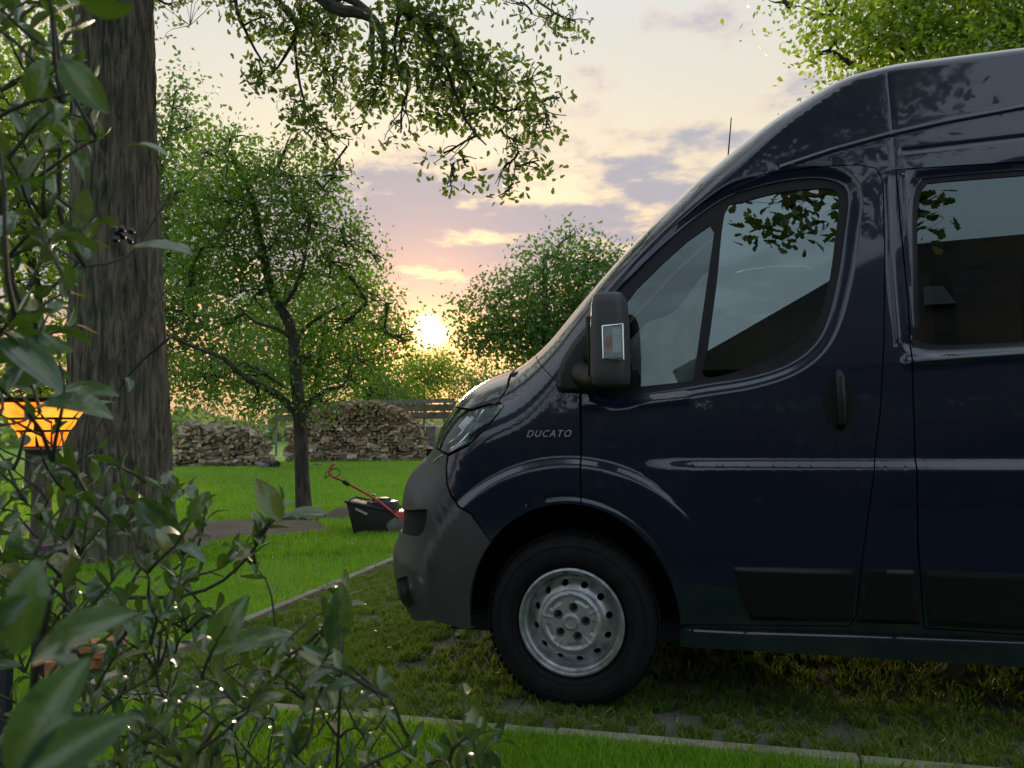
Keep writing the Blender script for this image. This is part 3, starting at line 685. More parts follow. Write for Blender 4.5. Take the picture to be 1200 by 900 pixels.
# wheels
def make_wheel(cx, side_=0, parent=van):
    root = bpy.data.objects.new('wheel', None); root.location = (cx, 0.025 if not side_ else 2*HALF-0.025, 0.338); root.empty_display_size = .1
    if side_: root.rotation_euler = (0, 0, math.pi)
    link(root, parent)
    R = Matrix.Rotation(rad(90), 4, 'X')          # lathe axis z -> -y (outwards)
    def L(prof, n=72): return MB().lathe([(r, -h) for r, h in prof], n, R)
    # tyre
    prof = [(0.208, 0.020), (0.222, 0.004), (0.245, -0.006), (0.275, -0.009), (0.300, -0.004), (0.318, 0.008), (0.330, 0.024), (0.336, 0.045), (0.338, 0.10), (0.338, 0.14), (0.334, 0.19), (0.318, 0.215), (0.26, 0.225), (0.208, 0.21)]
    tb = L(prof, 96); tb.build('tyre', M_rubber, root, smooth=True)
    tr = MB()
    for k in range(72):
        a = 2*math.pi*k/72
        for yy, off in ((0.038, 0), (0.085, .03), (0.135, 0), (0.18, .03)):
            Mx = Matrix.Rotation(a+off, 3, 'Y'); c_ = Mx @ Vector((0.3385, yy, 0)); tr.box(c_, (0.006, 0.034, 0.021), Mx)
    tr.build('tyre_tread', M_rubber, root)
    sw = MB()
    for rr in (0.235, 0.292): sw.lathe([(rr-0.0015, 0.0055), (rr, 0.0085 if rr < .25 else 0.0095), (rr+0.0015, 0.0055)], 72, R)
    sw.build('sidewall_ring', M_rubber, root, smooth=True)
    rim = L([(0.206, 0.02), (0.2155, 0.004), (0.2145, -0.004), (0.206, -0.006), (0.201, 0.0), (0.199, 0.016), (0.193, 0.022), (0.187, 0.026), (0.184, 0.048), (0.182, 0.062)], 72)
    rim.build('rim', M_steel, root, smooth=True, angle=50)
    # disc with vent holes
    ring_o = [(0.183*math.cos(a), 0.183*math.sin(a)) for a in np.linspace(0, 2*math.pi, 49)[:-1]]
    ring_i = [(0.100*math.cos(a), 0.100*math.sin(a)) for a in np.linspace(0, 2*math.pi, 33)[:-1]]
    hs = []
    for k in range(12):
        a = 2*math.pi*(k+0.35)/12; hs.append([(0.152*math.cos(a)+0.0125*math.cos(b)*math.cos(a)-0.0145*math.sin(b)*math.sin(a), 0.152*math.sin(a)+0.0125*math.cos(b)*math.sin(a)+0.0145*math.sin(b)*math.cos(a)) for b in np.linspace(0, 2*math.pi, 13)[:-1]])
    V, F, loops = tri2d(ring_o, [ring_i]+hs, 0.012)
    def dep(P): r = np.linalg.norm(P, axis=1); return 0.018+0.040*sstep((r-0.125)/0.058)-0.004*sstep((r-.1)/.02)
    P3 = np.stack([V[:, 0], dep(V), V[:, 1]], 1); Fs = [tuple(f) for f in F]; P3 = list(P3)
    for Lp in loops[2:]:
        b = len(P3); k = len(Lp); d_ = dep(Lp)
        P3 += [np.array([p[0], q, p[1]]) for p, q in zip(Lp, d_)]+[np.array([p[0]*.985, q+0.014, p[1]*.985]) for p, q in zip(Lp, d_)]
        Fs += [(b+i, b+(i+1) % k, b+k+(i+1) % k, b+k+i) for i in range(k)]
    mbx = MB().add(P3, Fs); mbx.build('wheel_disc', M_steel, root, smooth=True, angle=50)
    MB().lathe([(0.0, -0.09), (0.19, -0.09)], 40, R).build('brake_drum', M_dark, root)
    # centre cap with five bolt pockets
    ro = [(0.118*math.cos(a), 0.118*math.sin(a)) for a in np.linspace(0, 2*math.pi, 49)[:-1]]
    ps = [[(0.058*math.cos(a)+0.0185*math.cos(b), 0.058*math.sin(a)+0.0185*math.sin(b)) for b in np.linspace(0, 2*math.pi, 15)[:-1]] for a in [math.pi*(0.04+0.4*k) for k in range(5)]]
    V, F, loops = tri2d(ro, ps, 0.0042)
    def dep2(P):
        P = np.asarray(P); r = np.linalg.norm(P, axis=1); an = np.arctan2(P[:, 1], P[:, 0])
        d_ = 0.006*sstep((r-0.108)/0.008)+0.0*r
        d_ += -0.004*np.exp(-((r-0.107)/0.005)**2)-0.005*sstep((0.034-r)/0.006)
        seg = np.abs(((an/(2*math.pi)*5-0.35) % 1)-0.5)*2
        d_ += 0.006*sstep((0.52-seg)/0.12)*sstep((r-0.080)/0.006)*sstep((0.101-r)/0.005)
        d_ += -0.003*np.exp(-(((seg-1.0)/0.07)**2))*sstep((r-0.07)/0.01)
        return d_
    P3 = [np.array([p[0], q, p[1]]) for p, q in zip(V, dep2(V))]; Fs = [tuple(f) for f in F]
    for Lp in loops[1:]:
        b = len(P3); k = len(Lp); d_ = dep2(Lp)
        P3 += [np.array([p[0], q, p[1]]) for p, q in zip(Lp, d_)]+[np.array([p[0], q+0.020, p[1]]) for p, q in zip(Lp, d_)]
        Fs += [(b+i, b+(i+1) % k, b+k+(i+1) % k, b+k+i) for i in range(k)]+[tuple(b+k+i for i in range(k))]
    Lp = loops[0]; b = len(P3); k = len(Lp); d_ = dep2(Lp)
    P3 += [np.array([p[0], q, p[1]]) for p, q in zip(Lp, d_)]+[np.array([p[0], 0.03, p[1]]) for p in Lp]
    Fs += [(b+i, b+(i+1) % k, b+k+(i+1) % k, b+k+i) for i in range(k)]
    MB().add(P3, Fs).build('wheel_cap', M_capsil, root, smooth=True, angle=42)
    for a in [math.pi*(0.04+0.4*k) for k in range(5)]:
        MB().lathe([(0, 0.002), (0.009, 0.002), (0.0105, -0.001), (0.0105, -0.018)], 6, Matrix.Translation((0.058*math.cos(a), 0, 0.058*math.sin(a))) @ R).build('wheel_bolt', M_black, root)
    MB().lathe([(0, 0.008), (0.019, 0.008), (0.0205, 0.0105), (0.024, 0.0105), (0.025, 0.006)], 32, R).build('cap_badge', M_capsil, root, smooth=True)
    return root
wh = make_wheel(WC[0])
for ch in wh.children:
    if ch.name.startswith('rim') or ch.name.startswith('wheel_disc'): ch.scale = (0.97, 1, 0.97)
def cp_wheel(x, side_):
    c = copy_of(wh, van); c.location = (x, 0.025 if not side_ else 2*HALF-0.025, 0.338); c.rotation_euler = (0, 0, math.pi if side_ else 0)
cp_wheel(WC[0], 1); cp_wheel(RW[0], 0); cp_wheel(RW[0], 1)
# ------------------------------------------------------------------ plants: materials and generators
def leaf_mat(name, a, b, trans=0.5, gloss=0.06, grough=0.4, tcol=None, seed=0.0, patchy=0.35):
    m, nt = mat(name); t = NT(nt); g = t.n('ShaderNodeNewGeometry'); rnd = g.outputs['Random Per Island']
    big = t.noise(t.coord(), 1.3, 3, 0.6)
    f = t.math('ADD', t.math('MULTIPLY', rnd, 1.1-patchy), t.math('MULTIPLY', t.smooth(big, 0.35, 0.65), patchy), clamp=True)
    c = t.mix(f, col(*a), col(*b))
    tc_ = t.mix(0.35, c, col(*(tcol or (b[0]*1.6, b[1]*1.5, b[2]*0.5))))
    d = t.n('ShaderNodeBsdfDiffuse'); t.put(d.inputs[0], c)
    tl = t.n('ShaderNodeBsdfTranslucent'); t.put(tl.inputs[0], t.vmath('SCALE', tc_)); tl.inputs[0].links[0].from_node.inputs['Scale'].default_value = 1.7
    mx = t.n('ShaderNodeMixShader'); mx.inputs[0].default_value = trans; nt.links.new(d.outputs[0], mx.inputs[1]); nt.links.new(tl.outputs[0], mx.inputs[2])
    gl = t.n('ShaderNodeBsdfGlossy'); gl.inputs['Roughness'].default_value = grough
    fr = t.n('ShaderNodeFresnel'); fr.inputs[0].default_value = 1.45
    m2 = t.n('ShaderNodeMixShader'); t.put(m2.inputs[0], t.math('ADD', t.math('MULTIPLY', fr.outputs[0], 0.2), gloss*0.3)); nt.links.new(mx.outputs[0], m2.inputs[1]); nt.links.new(gl.outputs[0], m2.inputs[2])
    finish(t, m2.outputs[0]); return m
def bark_mat(name, a, b, sc_=8, zs=0.18, bump=0.7):
    m, nt = mat(name); t = NT(nt); mp = t.n('ShaderNodeMapping'); nt.links.new(t.coord(), mp.inputs[0]); mp.inputs['Scale'].default_value = (1, 1, zs)
    n_ = t.noise(mp.outputs[0], sc_, 6, 0.65, dist=0.6); n2_ = t.noise(t.coord(), 1.6, 3, 0.5)
    c = t.mix(t.smooth(n_, 0.32, 0.66), col(*a), col(*b)); c = t.mix(t.math('MULTIPLY', t.smooth(n2_, 0.45, 0.75), 0.45), c, (0.075, 0.085, 0.04, 1))
    p = principled(t, Base_Color=c, Roughness=0.9); t.put(p.inputs['Normal'], t.bump(n_, bump, 0.03)); finish(t, p.outputs[0]); return m
M_bark_oak = bark_mat('oak_bark', (0.034, 0.028, 0.021), (0.185, 0.152, 0.112), 24, 0.13, 1.0)
M_bark = bark_mat('tree_bark', (0.020, 0.016, 0.012), (0.075, 0.062, 0.050), 18, 0.25, 0.6)
M_twig = simple('twig_bark', (0.045, 0.036, 0.027), 0.85, noise_s=20, noise_a=0.3)
L_oak = leaf_mat('oak_leaf', (0.042, 0.078, 0.013), (0.088, 0.138, 0.022), 0.5)
L_fruit = leaf_mat('fruit_tree_leaf', (0.050, 0.115, 0.014), (0.110, 0.215, 0.022), 0.5)
L_lime = leaf_mat('pale_green_leaf', (0.095, 0.170, 0.015), (0.18, 0.270, 0.024), 0.6)
L_dark = leaf_mat('mid_green_leaf', (0.042, 0.098, 0.024), (0.085, 0.165, 0.034), 0.48)
L_far = leaf_mat('far_green_leaf', (0.075, 0.130, 0.045), (0.145, 0.205, 0.065), 0.5)
RH = (np.array([(0, 0, 0), (0.32, 0.45, 0.03), (0, 1, -0.06), (-0.32, 0.45, 0.03)]), [(0, 1, 2, 3)])
OAKL = (np.array([(0, 0, 0), (0.10, .18, 0), (0.17, .30, .02), (0.13, .42, 0), (0.25, .54, .03), (0.19, .66, 0), (0.26, .80, .02), (0.12, .88, -.02), (0, 1, -.05), (-.12, .88, -.02), (-.26, .80, .02), (-.19, .66, 0), (-.25, .54, .03), (-.13, .42, 0), (-.17, .30, .02), (-.10, .18, 0)]), [tuple(range(16))])
def frames(n, up=0.5, droop=0.0):
    """random leaf frames: columns side, along, normal"""
    d = rng.normal(size=(n, 3)); d[:, 2] -= droop; d /= np.linalg.norm(d, axis=1)[:, None]
    u = rng.normal(size=(n, 3)); u[:, 2] += up*2; u -= d*(u*d).sum(1)[:, None]; u /= np.maximum(1e-6, np.linalg.norm(u, axis=1))[:, None]
    s = np.cross(d, u); return s, d, u
def leaf_cloud(name, P, size, tmpl, m, parent, up=0.5, droop=0.4, jitter=0.35, fr=None):
    P = np.asarray(P); n = len(P); T, Fs = tmpl; s, d, u = frames(n, up, droop) if fr is None else fr
    sz = size*(1+jitter*rng.uniform(-1, 1, n)) if np.isscalar(size) else size
    V = P[:, None, :]+sz[:, None, None]*(T[None, :, 0, None]*s[:, None, :]+T[None, :, 1, None]*d[:, None, :]+T[None, :, 2, None]*u[:, None, :])
    k = len(T); f = np.array(Fs[0])
    F = (np.arange(n)*k)[:, None]+f[None, :]
    o = mesh_np(name, V.reshape(-1, 3), F, m, parent); o['kind'] = 'stuff'; return o
def limb(p0, p1, sag=0.0, wig=0.06, n=7):
    p0, p1 = np.asarray(p0, float), np.asarray(p1, float); L = np.linalg.norm(p1-p0); out = []
    a = rng.normal(size=3)*wig*L; b = rng.normal(size=3)*wig*L*0.6
    for i in range(n):
        u = i/(n-1); out.append(p0+(p1-p0)*u+a*math.sin(math.pi*u)+b*math.sin(2*math.pi*u)+np.array([0, 0, sag*L*math.sin(math.pi*u)]))
    return out
def grow_tree(name, label, base, trunk, r0, r1, blobs, n_clus, per, leaf, m_leaf, m_bark, spread, group=None, cat='tree', tmpl=RH, limbs=(), twig_frac=0.5, shell=0.5, droop=0.4, clus_r=0.22, tn=12, trunk_mesh=None, br=None, m_br=None):
    m_br = m_br or m_bark
    br = br or r1*0.8
    """trunk: polyline; blobs: (centre, radii, weight). Everything in world coordinates, then shifted to the base"""
    root = thing(name, label, cat, base, 0, group); B = np.array(base)
    def W(p): return np.asarray(p)-B
    trunk = [np.asarray(p, float) for p in trunk]; tr = catmull(trunk, 0.25)
    rr = np.interp(np.linspace(0, 1, len(tr)), [0, 0.08, 1], [r0*1.3, r0, r1])
    if trunk_mesh is None:
        MB().tube([W(p) for p in tr], rr, tn).build('trunk', m_bark, root, smooth=True)
    mb = MB(); nodes = list(tr[len(tr)//4:])
    for Lm, ra, rb in limbs:
        L = catmull([np.asarray(p, float) for p in Lm], 0.2); mb.tube([W(p) for p in L], np.linspace(ra, rb, len(L)), 7); nodes += list(L[len(L)//4:])
    tw = np.array([b[2]*np.prod(b[1]) for b in blobs]); tw = tw/tw.sum(); cl = []
    for (c, r, wgt), f in zip(blobs, tw):
        k = max(3, int(n_clus*f)); v = rng.normal(size=(k, 3)); v /= np.linalg.norm(v, axis=1)[:, None]
        q = rng.uniform(0, 1, k)**(1/3); q = shell+(1-shell)*q if shell else q
        q = np.where(rng.uniform(size=k) < 0.3, rng.uniform(0.2, 1, k), q)*np.where(rng.uniform(size=k) < 0.25, rng.uniform(0.9, 1.45, k), 1)
        cl.append(np.asarray(c)+v*q[:, None]*np.asarray(r))
        # a branch to each mass
        nd = np.array(nodes); low = nd if limbs else (nd[(nd[:, 2] < c[2]-0.1*r[2])] if (nd[:, 2] < c[2]-0.1*r[2]).any() else nd)
        p0 = low[np.argmin(np.linalg.norm(low-np.asarray(c), axis=1))]; L = limb(p0, c, 0.06)
        mb.tube([W(p) for p in L], np.linspace(br, min(0.012, br*.6), len(L)), 6); nodes += L[2:]
        for _ in range(6):
            e = np.asarray(c)+rng.normal(size=3)*np.asarray(r)*0.42; L2 = limb(L[rng.integers(2, len(L))], e, 0.03); mb.tube([W(p) for p in L2], np.linspace(br*0.5, min(0.006, br*.3), len(L2)), 5); nodes += L2[2:]
    cl = np.vstack(cl); nd = np.array(nodes)
    for p in cl[rng.uniform(size=len(cl)) < twig_frac]:
        p0 = nd[np.argmin(np.linalg.norm(nd-p, axis=1)+0.3*np.maximum(0, nd[:, 2]-p[2]))]
        L = limb(p0, p, 0.02, 0.08, 5); mb.tube([W(q) for q in L], [min(0.008, br*.4), 0.004, 0.0035, 0.003, 0.002], 4, cap=False)
    mb.build('branches', m_br, root, smooth=True)
    P = np.repeat(cl, per, 0); P = P+rng.normal(size=P.shape)*clus_r*np.array([1, 1, 0.75])
    leaf_cloud('crown', W(P), leaf, tmpl, m_leaf, root, droop=droop)
    return root, nodes
def pxb(px, py, rx, ry, depth, rd=None, wgt=1.0):
    """a crown mass: where it stands in the picture and how far away"""
    k = depth/FOC; return (atD(px, py, depth), (rx*k, (rd if rd else (rx+ry)/2)*k, ry*k), wgt)
def gd(px, py):  p = onG(px, py); return proj(p)[2]

# ------------------------------------------------------------------ the old oak on the left
oakD = 6.7; ob = onG(140, 652); oakD = proj(ob)[2]; ob = tuple(ob)
tp = [atD(141, 660, oakD), atD(141, 560, oakD), atD(139, 400, oakD), atD(136, 200, oakD), atD(134, 0, oakD), atD(133, -250, oakD), atD(140, -500, oakD)]
tp[0][2] = -0.05
oak_limbs = [([atD(134, -230, oakD), atD(240, -190, 6.9), atD(330, -60, 6.8), atD(385, 5, 6.7), atD(415, 14, 6.6), atD(437, 22, 6.6), atD(449, 45, 6.6), atD(451, 75, 6.6), atD(447, 92, 6.6)], 0.10, 0.018),
             ([atD(385, 5, 6.7), atD(400, -5, 6.7), atD(432, 14, 6.6), atD(436, 40, 6.6), atD(437, 75, 6.7)], 0.05, 0.015),
             ([atD(140, -300, oakD), atD(320, -220, 6.5), atD(440, -60, 6.3), atD(470, 8, 6.3), atD(495, 26, 6.3), atD(525, 36, 6.4), atD(535, 60, 6.4), atD(560, 110, 6.5), atD(590, 130, 6.5)], 0.10, 0.012),
             ([atD(470, 8, 6.3), atD(462, 50, 6.3), atD(468, 90, 6.4)], 0.02, 0.008),
             ([atD(495, 26, 6.3), atD(520, 70, 6.3), atD(545, 140, 6.3), atD(570, 170, 6.3)], 0.02, 0.006),
             ([atD(135, -150, oakD), atD(220, -120, 7.2), atD(290, -40, 7.3), atD(325, 0, 7.3), atD(348, 30, 7.2), atD(343, 50, 7.2), atD(325, 80, 7.2)], 0.07, 0.010),
             ([atD(290, -40, 7.3), atD(276, 0, 7.2), atD(285, 30, 7.2), atD(300, 60, 7.2), atD(310, 75, 7.2)], 0.022, 0.008),
             ([atD(345, 35, 7.2), atD(348, 80, 7.2), atD(357, 120, 7.2), atD(370, 150, 7.1)], 0.018, 0.006),
             ([atD(150, -350, oakD), atD(380, -300, 7.0), atD(560, -120, 7.2), atD(610, -20, 7.2), atD(650, 15, 7.2)], 0.08, 0.008),
             ([atD(140, -350, oakD), atD(300, -420, 5.0), atD(600, -420, 3.6), atD(900, -500, 2.6)], 0.12, 0.03),
             ([atD(130, -300, oakD), atD(0, -300, 8.0), atD(-250, -260, 9.0)], 0.12, 0.03),
             ([atD(135, -450, oakD), atD(160, -700, 7.0), atD(220, -950, 7.5)], 0.2, 0.05)]
ob_bl = [pxb(*q) for q in [(310, 20, 35, 30, 7.2), (365, 15, 50, 35, 7.1), (385, 60, 35, 40, 7.1), (320, 85, 32, 22, 7.2), (345, 120, 22, 26, 7.2), (370, 150, 26, 28, 7.1), (390, 105, 26, 26, 7.1), (300, 100, 18, 12, 7.2),
        (395, 160, 22, 16, 7.1), (395, 200, 22, 14, 7.1), (430, 130, 30, 16, 6.6), (450, 100, 45, 32, 6.6), (480, 50, 50, 45, 6.4), (500, 15, 60, 25, 6.3), (520, 100, 55, 40, 6.4), (545, 70, 40, 32, 6.4), (585, 95, 35, 30, 6.5),
        (470, 155, 30, 14, 6.4), (520, 180, 26, 10, 6.4), (545, 190, 16, 8, 6.4), (530, 212, 12, 10, 6.4), (560, 130, 45, 25, 6.4), (610, 130, 32, 30, 6.5), (625, 95, 24, 22, 6.5), (640, 150, 26, 14, 6.5), (605, 170, 30, 18, 6.5), (595, 205, 26, 14, 6.5), (632, 195, 18, 18, 6.5), (592, 225, 10, 7, 6.5), (655, 115, 12, 6, 6.5),
        (640, 22, 34, 16, 7.2), (672, 25, 18, 22, 7.2), (610, 2, 25, 10, 7.2), (195, 5, 22, 12, 7.3), (270, 5, 18, 9, 7.3)]]
ob_bl += [(np.array(c), np.array(r), 0.04) for c, r in [((-3.8, 2.2, 6.8), (2.2, 2.2, 1.2)), ((-1.0, 2.6, 6.6), (2.2, 2.4, 1.1)), ((-6.5, 3.5, 6.5), (1.8, 2, 1.1)), ((-4.2, 3.2, 8.6), (3.0, 3.0, 1.4)), ((-2.2, 0.3, 6.2), (1.6, 1.4, 0.7))]]
oak, _ = grow_tree('oak_tree', 'big old oak with a thick furrowed trunk rising behind the holly at the left', ob, tp, 0.37, 0.20, ob_bl, 2900, 9, 0.068, L_oak, M_bark_oak, 0, tmpl=OAKL, limbs=oak_limbs, twig_frac=0.5, shell=0.2, clus_r=0.07, trunk_mesh=True, br=0.012, m_br=M_bark)
# furrowed trunk
tr = catmull(tp, 0.03); B = np.array(ob); nA = 150; V = []; zz = np.array([p[2] for p in tr])
wpx = np.interp(zz, [0, 0.4, 1.2, 2.2, 3.6, 8.0], [0.49, 0.42, 0.385, 0.355, 0.315, 0.25])
for i, p in enumerate(tr):
    z = p[2]
    for k in range(nA):
        a = 2*math.pi*k/nA; ux, uy = math.cos(a), math.sin(a); flare = 1+0.12*math.exp(-z/0.35)*math.cos(5*a+1)
        n_a = mnoise.noise(Vector((ux*5.2, uy*5.2, z*0.9))); n_b = mnoise.noise(Vector((ux*13+5, uy*13, z*2.4+2*n_a)))
        ridge = 1-abs(n_b)*2.2; r = wpx[i]*flare*(1+0.05*n_a)+0.028*ridge+0.007*mnoise.noise(Vector((ux*30, uy*30, z*9)))
        V.append((p[0]+ux*r-B[0], p[1]+uy*r-B[1], z-B[2]))
n = len(tr); ii, kk = np.meshgrid(np.arange(n-1), np.arange(nA), indexing='ij'); k2 = (kk+1) % nA
F = np.stack([ii*nA+kk, ii*nA+k2, (ii+1)*nA+k2, (ii+1)*nA+kk], -1).reshape(-1, 4)
mesh_np('trunk', V, F, M_bark_oak, oak, smooth=True)
# ------------------------------------------------------------------ fruit tree and the trees behind
fb = onG(357, 607); fD = proj(fb)[2]
f_tr = [np.array([fb[0], fb[1], -0.03]), atD(354, 560, fD), atD(352, 500, fD), atD(347, 440, fD), atD(344, 400, fD), atD(336, 372, fD), atD(322, 350, fD), atD(313, 320, fD), atD(303, 270, fD), atD(290, 215, fD+.1), atD(270, 180, fD+.2)]
f_lm = [([atD(351, 488, fD), atD(325, 462, fD-.1), atD(290, 445, fD-.2), atD(262, 420, fD-.3), atD(235, 410, fD-.3), atD(200, 395, fD-.4)], 0.055, 0.012),
        ([atD(352, 480, fD), atD(365, 470, fD+.1), atD(385, 456, fD+.1), atD(402, 452, fD+.1), atD(412, 425, fD+.2)], 0.05, 0.012),
        ([atD(347, 405, fD), atD(357, 385, fD+.2), atD(378, 370, fD+.3), atD(410, 352, fD+.4)], 0.035, 0.01),
        ([atD(340, 395, fD), atD(325, 385, fD-.4), atD(300, 378, fD-.6), atD(280, 360, fD-.7)], 0.03, 0.01),
        ([atD(330, 360, fD), atD(345, 340, fD-.3), atD(358, 300, fD-.3), atD(362, 250, fD-.3)], 0.035, 0.01),
        ([atD(335, 455, fD), atD(285, 425, fD-.1), atD(270, 440, fD-.3)], 0.02, 0.008)]
f_bl = [pxb(*q, fD) for q in [(262, 190, 46, 42), (330, 205, 60, 38), (290, 240, 80, 42), (385, 225, 30, 22), (370, 265, 60, 40), (250, 290, 60, 42), (320, 300, 60, 40), (405, 290, 38, 26), (225, 335, 40, 34), (385, 325, 50, 28), (300, 345, 55, 24), (430, 355, 40, 20), (400, 385, 44, 16), (450, 385, 34, 18), (475, 400, 14, 12), (265, 380, 40, 16), (360, 420, 30, 14), (300, 440, 50, 20), (235, 440, 44, 34), (375, 470, 34, 22), (305, 470, 44, 22), (425, 425, 26, 20), (348, 160, 14, 14), (398, 208, 26, 10), (440, 300, 14, 20), (275, 160, 20, 16)]]
grow_tree('fruit_tree', 'slender fruit tree with a rounded green crown standing alone on the lawn', tuple(fb), f_tr, 0.088, 0.035, f_bl, 2300, 8, 0.055, L_fruit, M_bark, 0, limbs=f_lm, twig_frac=0.35, shell=0.3, clus_r=0.10)
def simple_tree(name, label, px, depth, blobs, n_clus, per, leaf, m, r0=0.16, group='trees beyond the lawn', tilt=0, clus_r=0.3, m_b=None, top=None, shell=0.35):
    base = onG(px, 500+FOC*1.1/depth); k = proj(base)[2]; bl = [pxb(*b[:4], b[4] if len(b) > 4 else k) for b in blobs]
    zt_ = max(b[0][2] for b in bl) if top is None else top; cx_ = np.mean([b[0] for b in bl], 0)
    tp_ = [base-np.array([0, 0, 0.05])]+[base+(np.array([cx_[0], cx_[1], 0])-np.array([base[0], base[1], 0]))*u*0.6+np.array([rng.normal()*0.12, rng.normal()*0.12, zt_*u]) for u in (0.2, 0.45, 0.7, 0.92)]
    return grow_tree(name, label, tuple(base), tp_, r0, r0*0.3, bl, n_clus, per, leaf, m, m_b or M_bark, 0, group=group, twig_frac=0.25, clus_r=clus_r, shell=shell)
simple_tree('broadleaf_tree', 'pale yellow green tree half hidden behind the thick oak trunk at far left', 40, 13.5, [(60, 70, 60, 45), (20, 130, 80, 60), (75, 190, 60, 60), (10, 240, 70, 60), (70, 300, 55, 40), (20, 330, 40, 30), (85, 390, 40, 28), (30, 455, 70, 34), (100, 455, 60, 40), (-60, 200, 60, 150), (-70, 390, 60, 80)], 2100, 11, 0.11, L_lime, 0.15)
simple_tree('broadleaf_tree', 'leafy green tree between the oak trunk and the fruit tree', 145, 15.5, [(205, 110, 30, 34), (190, 160, 40, 50), (225, 150, 30, 34), (200, 230, 55, 55), (240, 220, 40, 50), (215, 300, 55, 50), (190, 370, 50, 50), (240, 370, 55, 45), (210, 440, 60, 40), (275, 430, 60, 40), (150, 300, 60, 120)], 2100, 8, 0.11, L_dark, 0.17)
simple_tree('broadleaf_tree', 'thin tree with a loose open crown just left of the setting sun', 354, 21, [(385, 350, 50, 34), (425, 340, 34, 24), (450, 380, 34, 26), (415, 410, 44, 28), (462, 410, 24, 18), (440, 445, 24, 20), (380, 430, 50, 34), (330, 400, 60, 60)], 1300, 12, 0.12, L_fruit, 0.12)
simple_tree('broadleaf_tree', 'broad dark green tree to the right of the setting sun beyond the bonnet', 640, 25, [(562, 372, 36, 34), (590, 345, 36, 24), (640, 345, 50, 46), (655, 300, 44, 24), (672, 275, 20, 14), (700, 305, 26, 22), (700, 345, 50, 50), (605, 395, 60, 30), (555, 408, 30, 22), (650, 400, 60, 40), (760, 350, 60, 60), (720, 410, 80, 60), (640, 440, 60, 24)], 2600, 12, 0.14, L_dark, 0.22)
simple_tree('broadleaf_tree', 'tall bright green tree rising behind the van roof', 1120, 13, [(975, 18, 48, 26), (1010, 45, 48, 34), (965, 60, 20, 22), (1060, 50, 60, 40), (1070, 10, 60, 34), (1130, 50, 60, 50), (1180, 15, 60, 40), (1200, 80, 60, 60), (912, -4, 22, 8), (1100, 130, 120, 60), (1250, 60, 90, 90), (1120, -60, 120, 50)], 2600, 14, 0.10, L_lime, 0.22)
simple_tree('pollard_tree', 'short dark pollard tree with a bushy head behind the woodpile', 437, 31, [(437, 438, 26, 22), (420, 452, 24, 18), (455, 450, 22, 18), (437, 462, 26, 12)], 330, 10, 0.12, L_dark, 0.30)
# shrubs and reeds along the far side of the fence
for k, (px, d, bl, lab, mm_) in enumerate([
        (498, 36, [(500, 428, 34, 16), (480, 440, 24, 18), (520, 440, 26, 20), (500, 455, 30, 16)], 'glowing shrub right under the setting sun', L_lime),
        (560, 38, [(560, 455, 34, 22), (540, 440, 20, 14), (585, 450, 28, 22), (560, 475, 44, 22)], 'pale grey green shrub behind the van bonnet', L_far),
        (470, 37, [(460, 465, 26, 18), (480, 470, 26, 18), (440, 475, 26, 14)], 'low green shrub behind the board fence', L_far),
        (350, 40, [(350, 455, 60, 26), (400, 460, 40, 24), (300, 460, 40, 26), (250, 465, 40, 26)], 'long low shrub seen under the fruit tree crown', L_far)]):
    simple_tree('shrub', lab, px, d, bl, 420, 10, 0.15, mm_, 0.06, group='shrubs beyond the fence', clus_r=0.3, shell=0.2)
# far belt of trees round the horizon: reads as one mass
P = []
for k in range(520):
    a = rng.uniform(-1.35, 1.15); R_ = rng.uniform(62, 85); h = 1.5+2.8*abs(mnoise.noise(Vector((a*6, 3, 1))))+1.0*rng.uniform()
    c = np.array([CAM[0]+R_*math.sin(a-_yaw), CAM[1]+R_*math.cos(a-_yaw), h*0.45]); v = rng.normal(size=(46, 3)); P.append(c+v*np.array([1.6, 1.6, h*0.30]))
P = np.vstack(P); P[:, 2] = np.maximum(P[:, 2], 0.1); o = leaf_cloud('distant_trees', P, 0.75, RH, L_far, None); tag(o, 'far belt of hazy green trees along the horizon', 'trees', kind='stuff')
# ------------------------------------------------------------------ ground
def ground_mat(name, a, b, c3, s1=0.35, s2=3.5, s3=45, bump=0.6, rough=0.95):
    m, nt = mat(name); t = NT(nt); g = t.n('ShaderNodeNewGeometry'); P_ = g.outputs['Position']
    n1_ = t.noise(P_, s1, 4, 0.6); n2_ = t.noise(P_, s2, 4, 0.65); n3_ = t.noise(P_, s3, 4, 0.7)
    c = t.mix(t.smooth(n1_, 0.35, 0.65), col(*a), col(*b)); c = t.mix(t.math('MULTIPLY', t.smooth(n2_, 0.42, 0.7), 0.6), c, col(*c3))
    c = t.mix(t.smooth(n3_, 0.25, 0.75, 0.4, 0.0), c, (0.015, 0.022, 0.006, 1))
    p = principled(t, Base_Color=c, Roughness=rough, Specular_IOR_Level=0.2); t.put(p.inputs['Normal'], t.bump(n3_, bump, 0.03)); finish(t, p.outputs[0]); return m
M_lawn = ground_mat('lawn_grass', (0.100, 0.235, 0.012), (0.135, 0.290, 0.016), (0.085, 0.185, 0.014))
M_soil = ground_mat('soil', (0.16, 0.125, 0.10), (0.21, 0.17, 0.14), (0.10, 0.08, 0.065), 1.5, 6, 60)
M_bed = ground_mat('bedding', (0.050, 0.042, 0.028), (0.07, 0.058, 0.038), (0.035, 0.04, 0.015), 2, 8, 90)
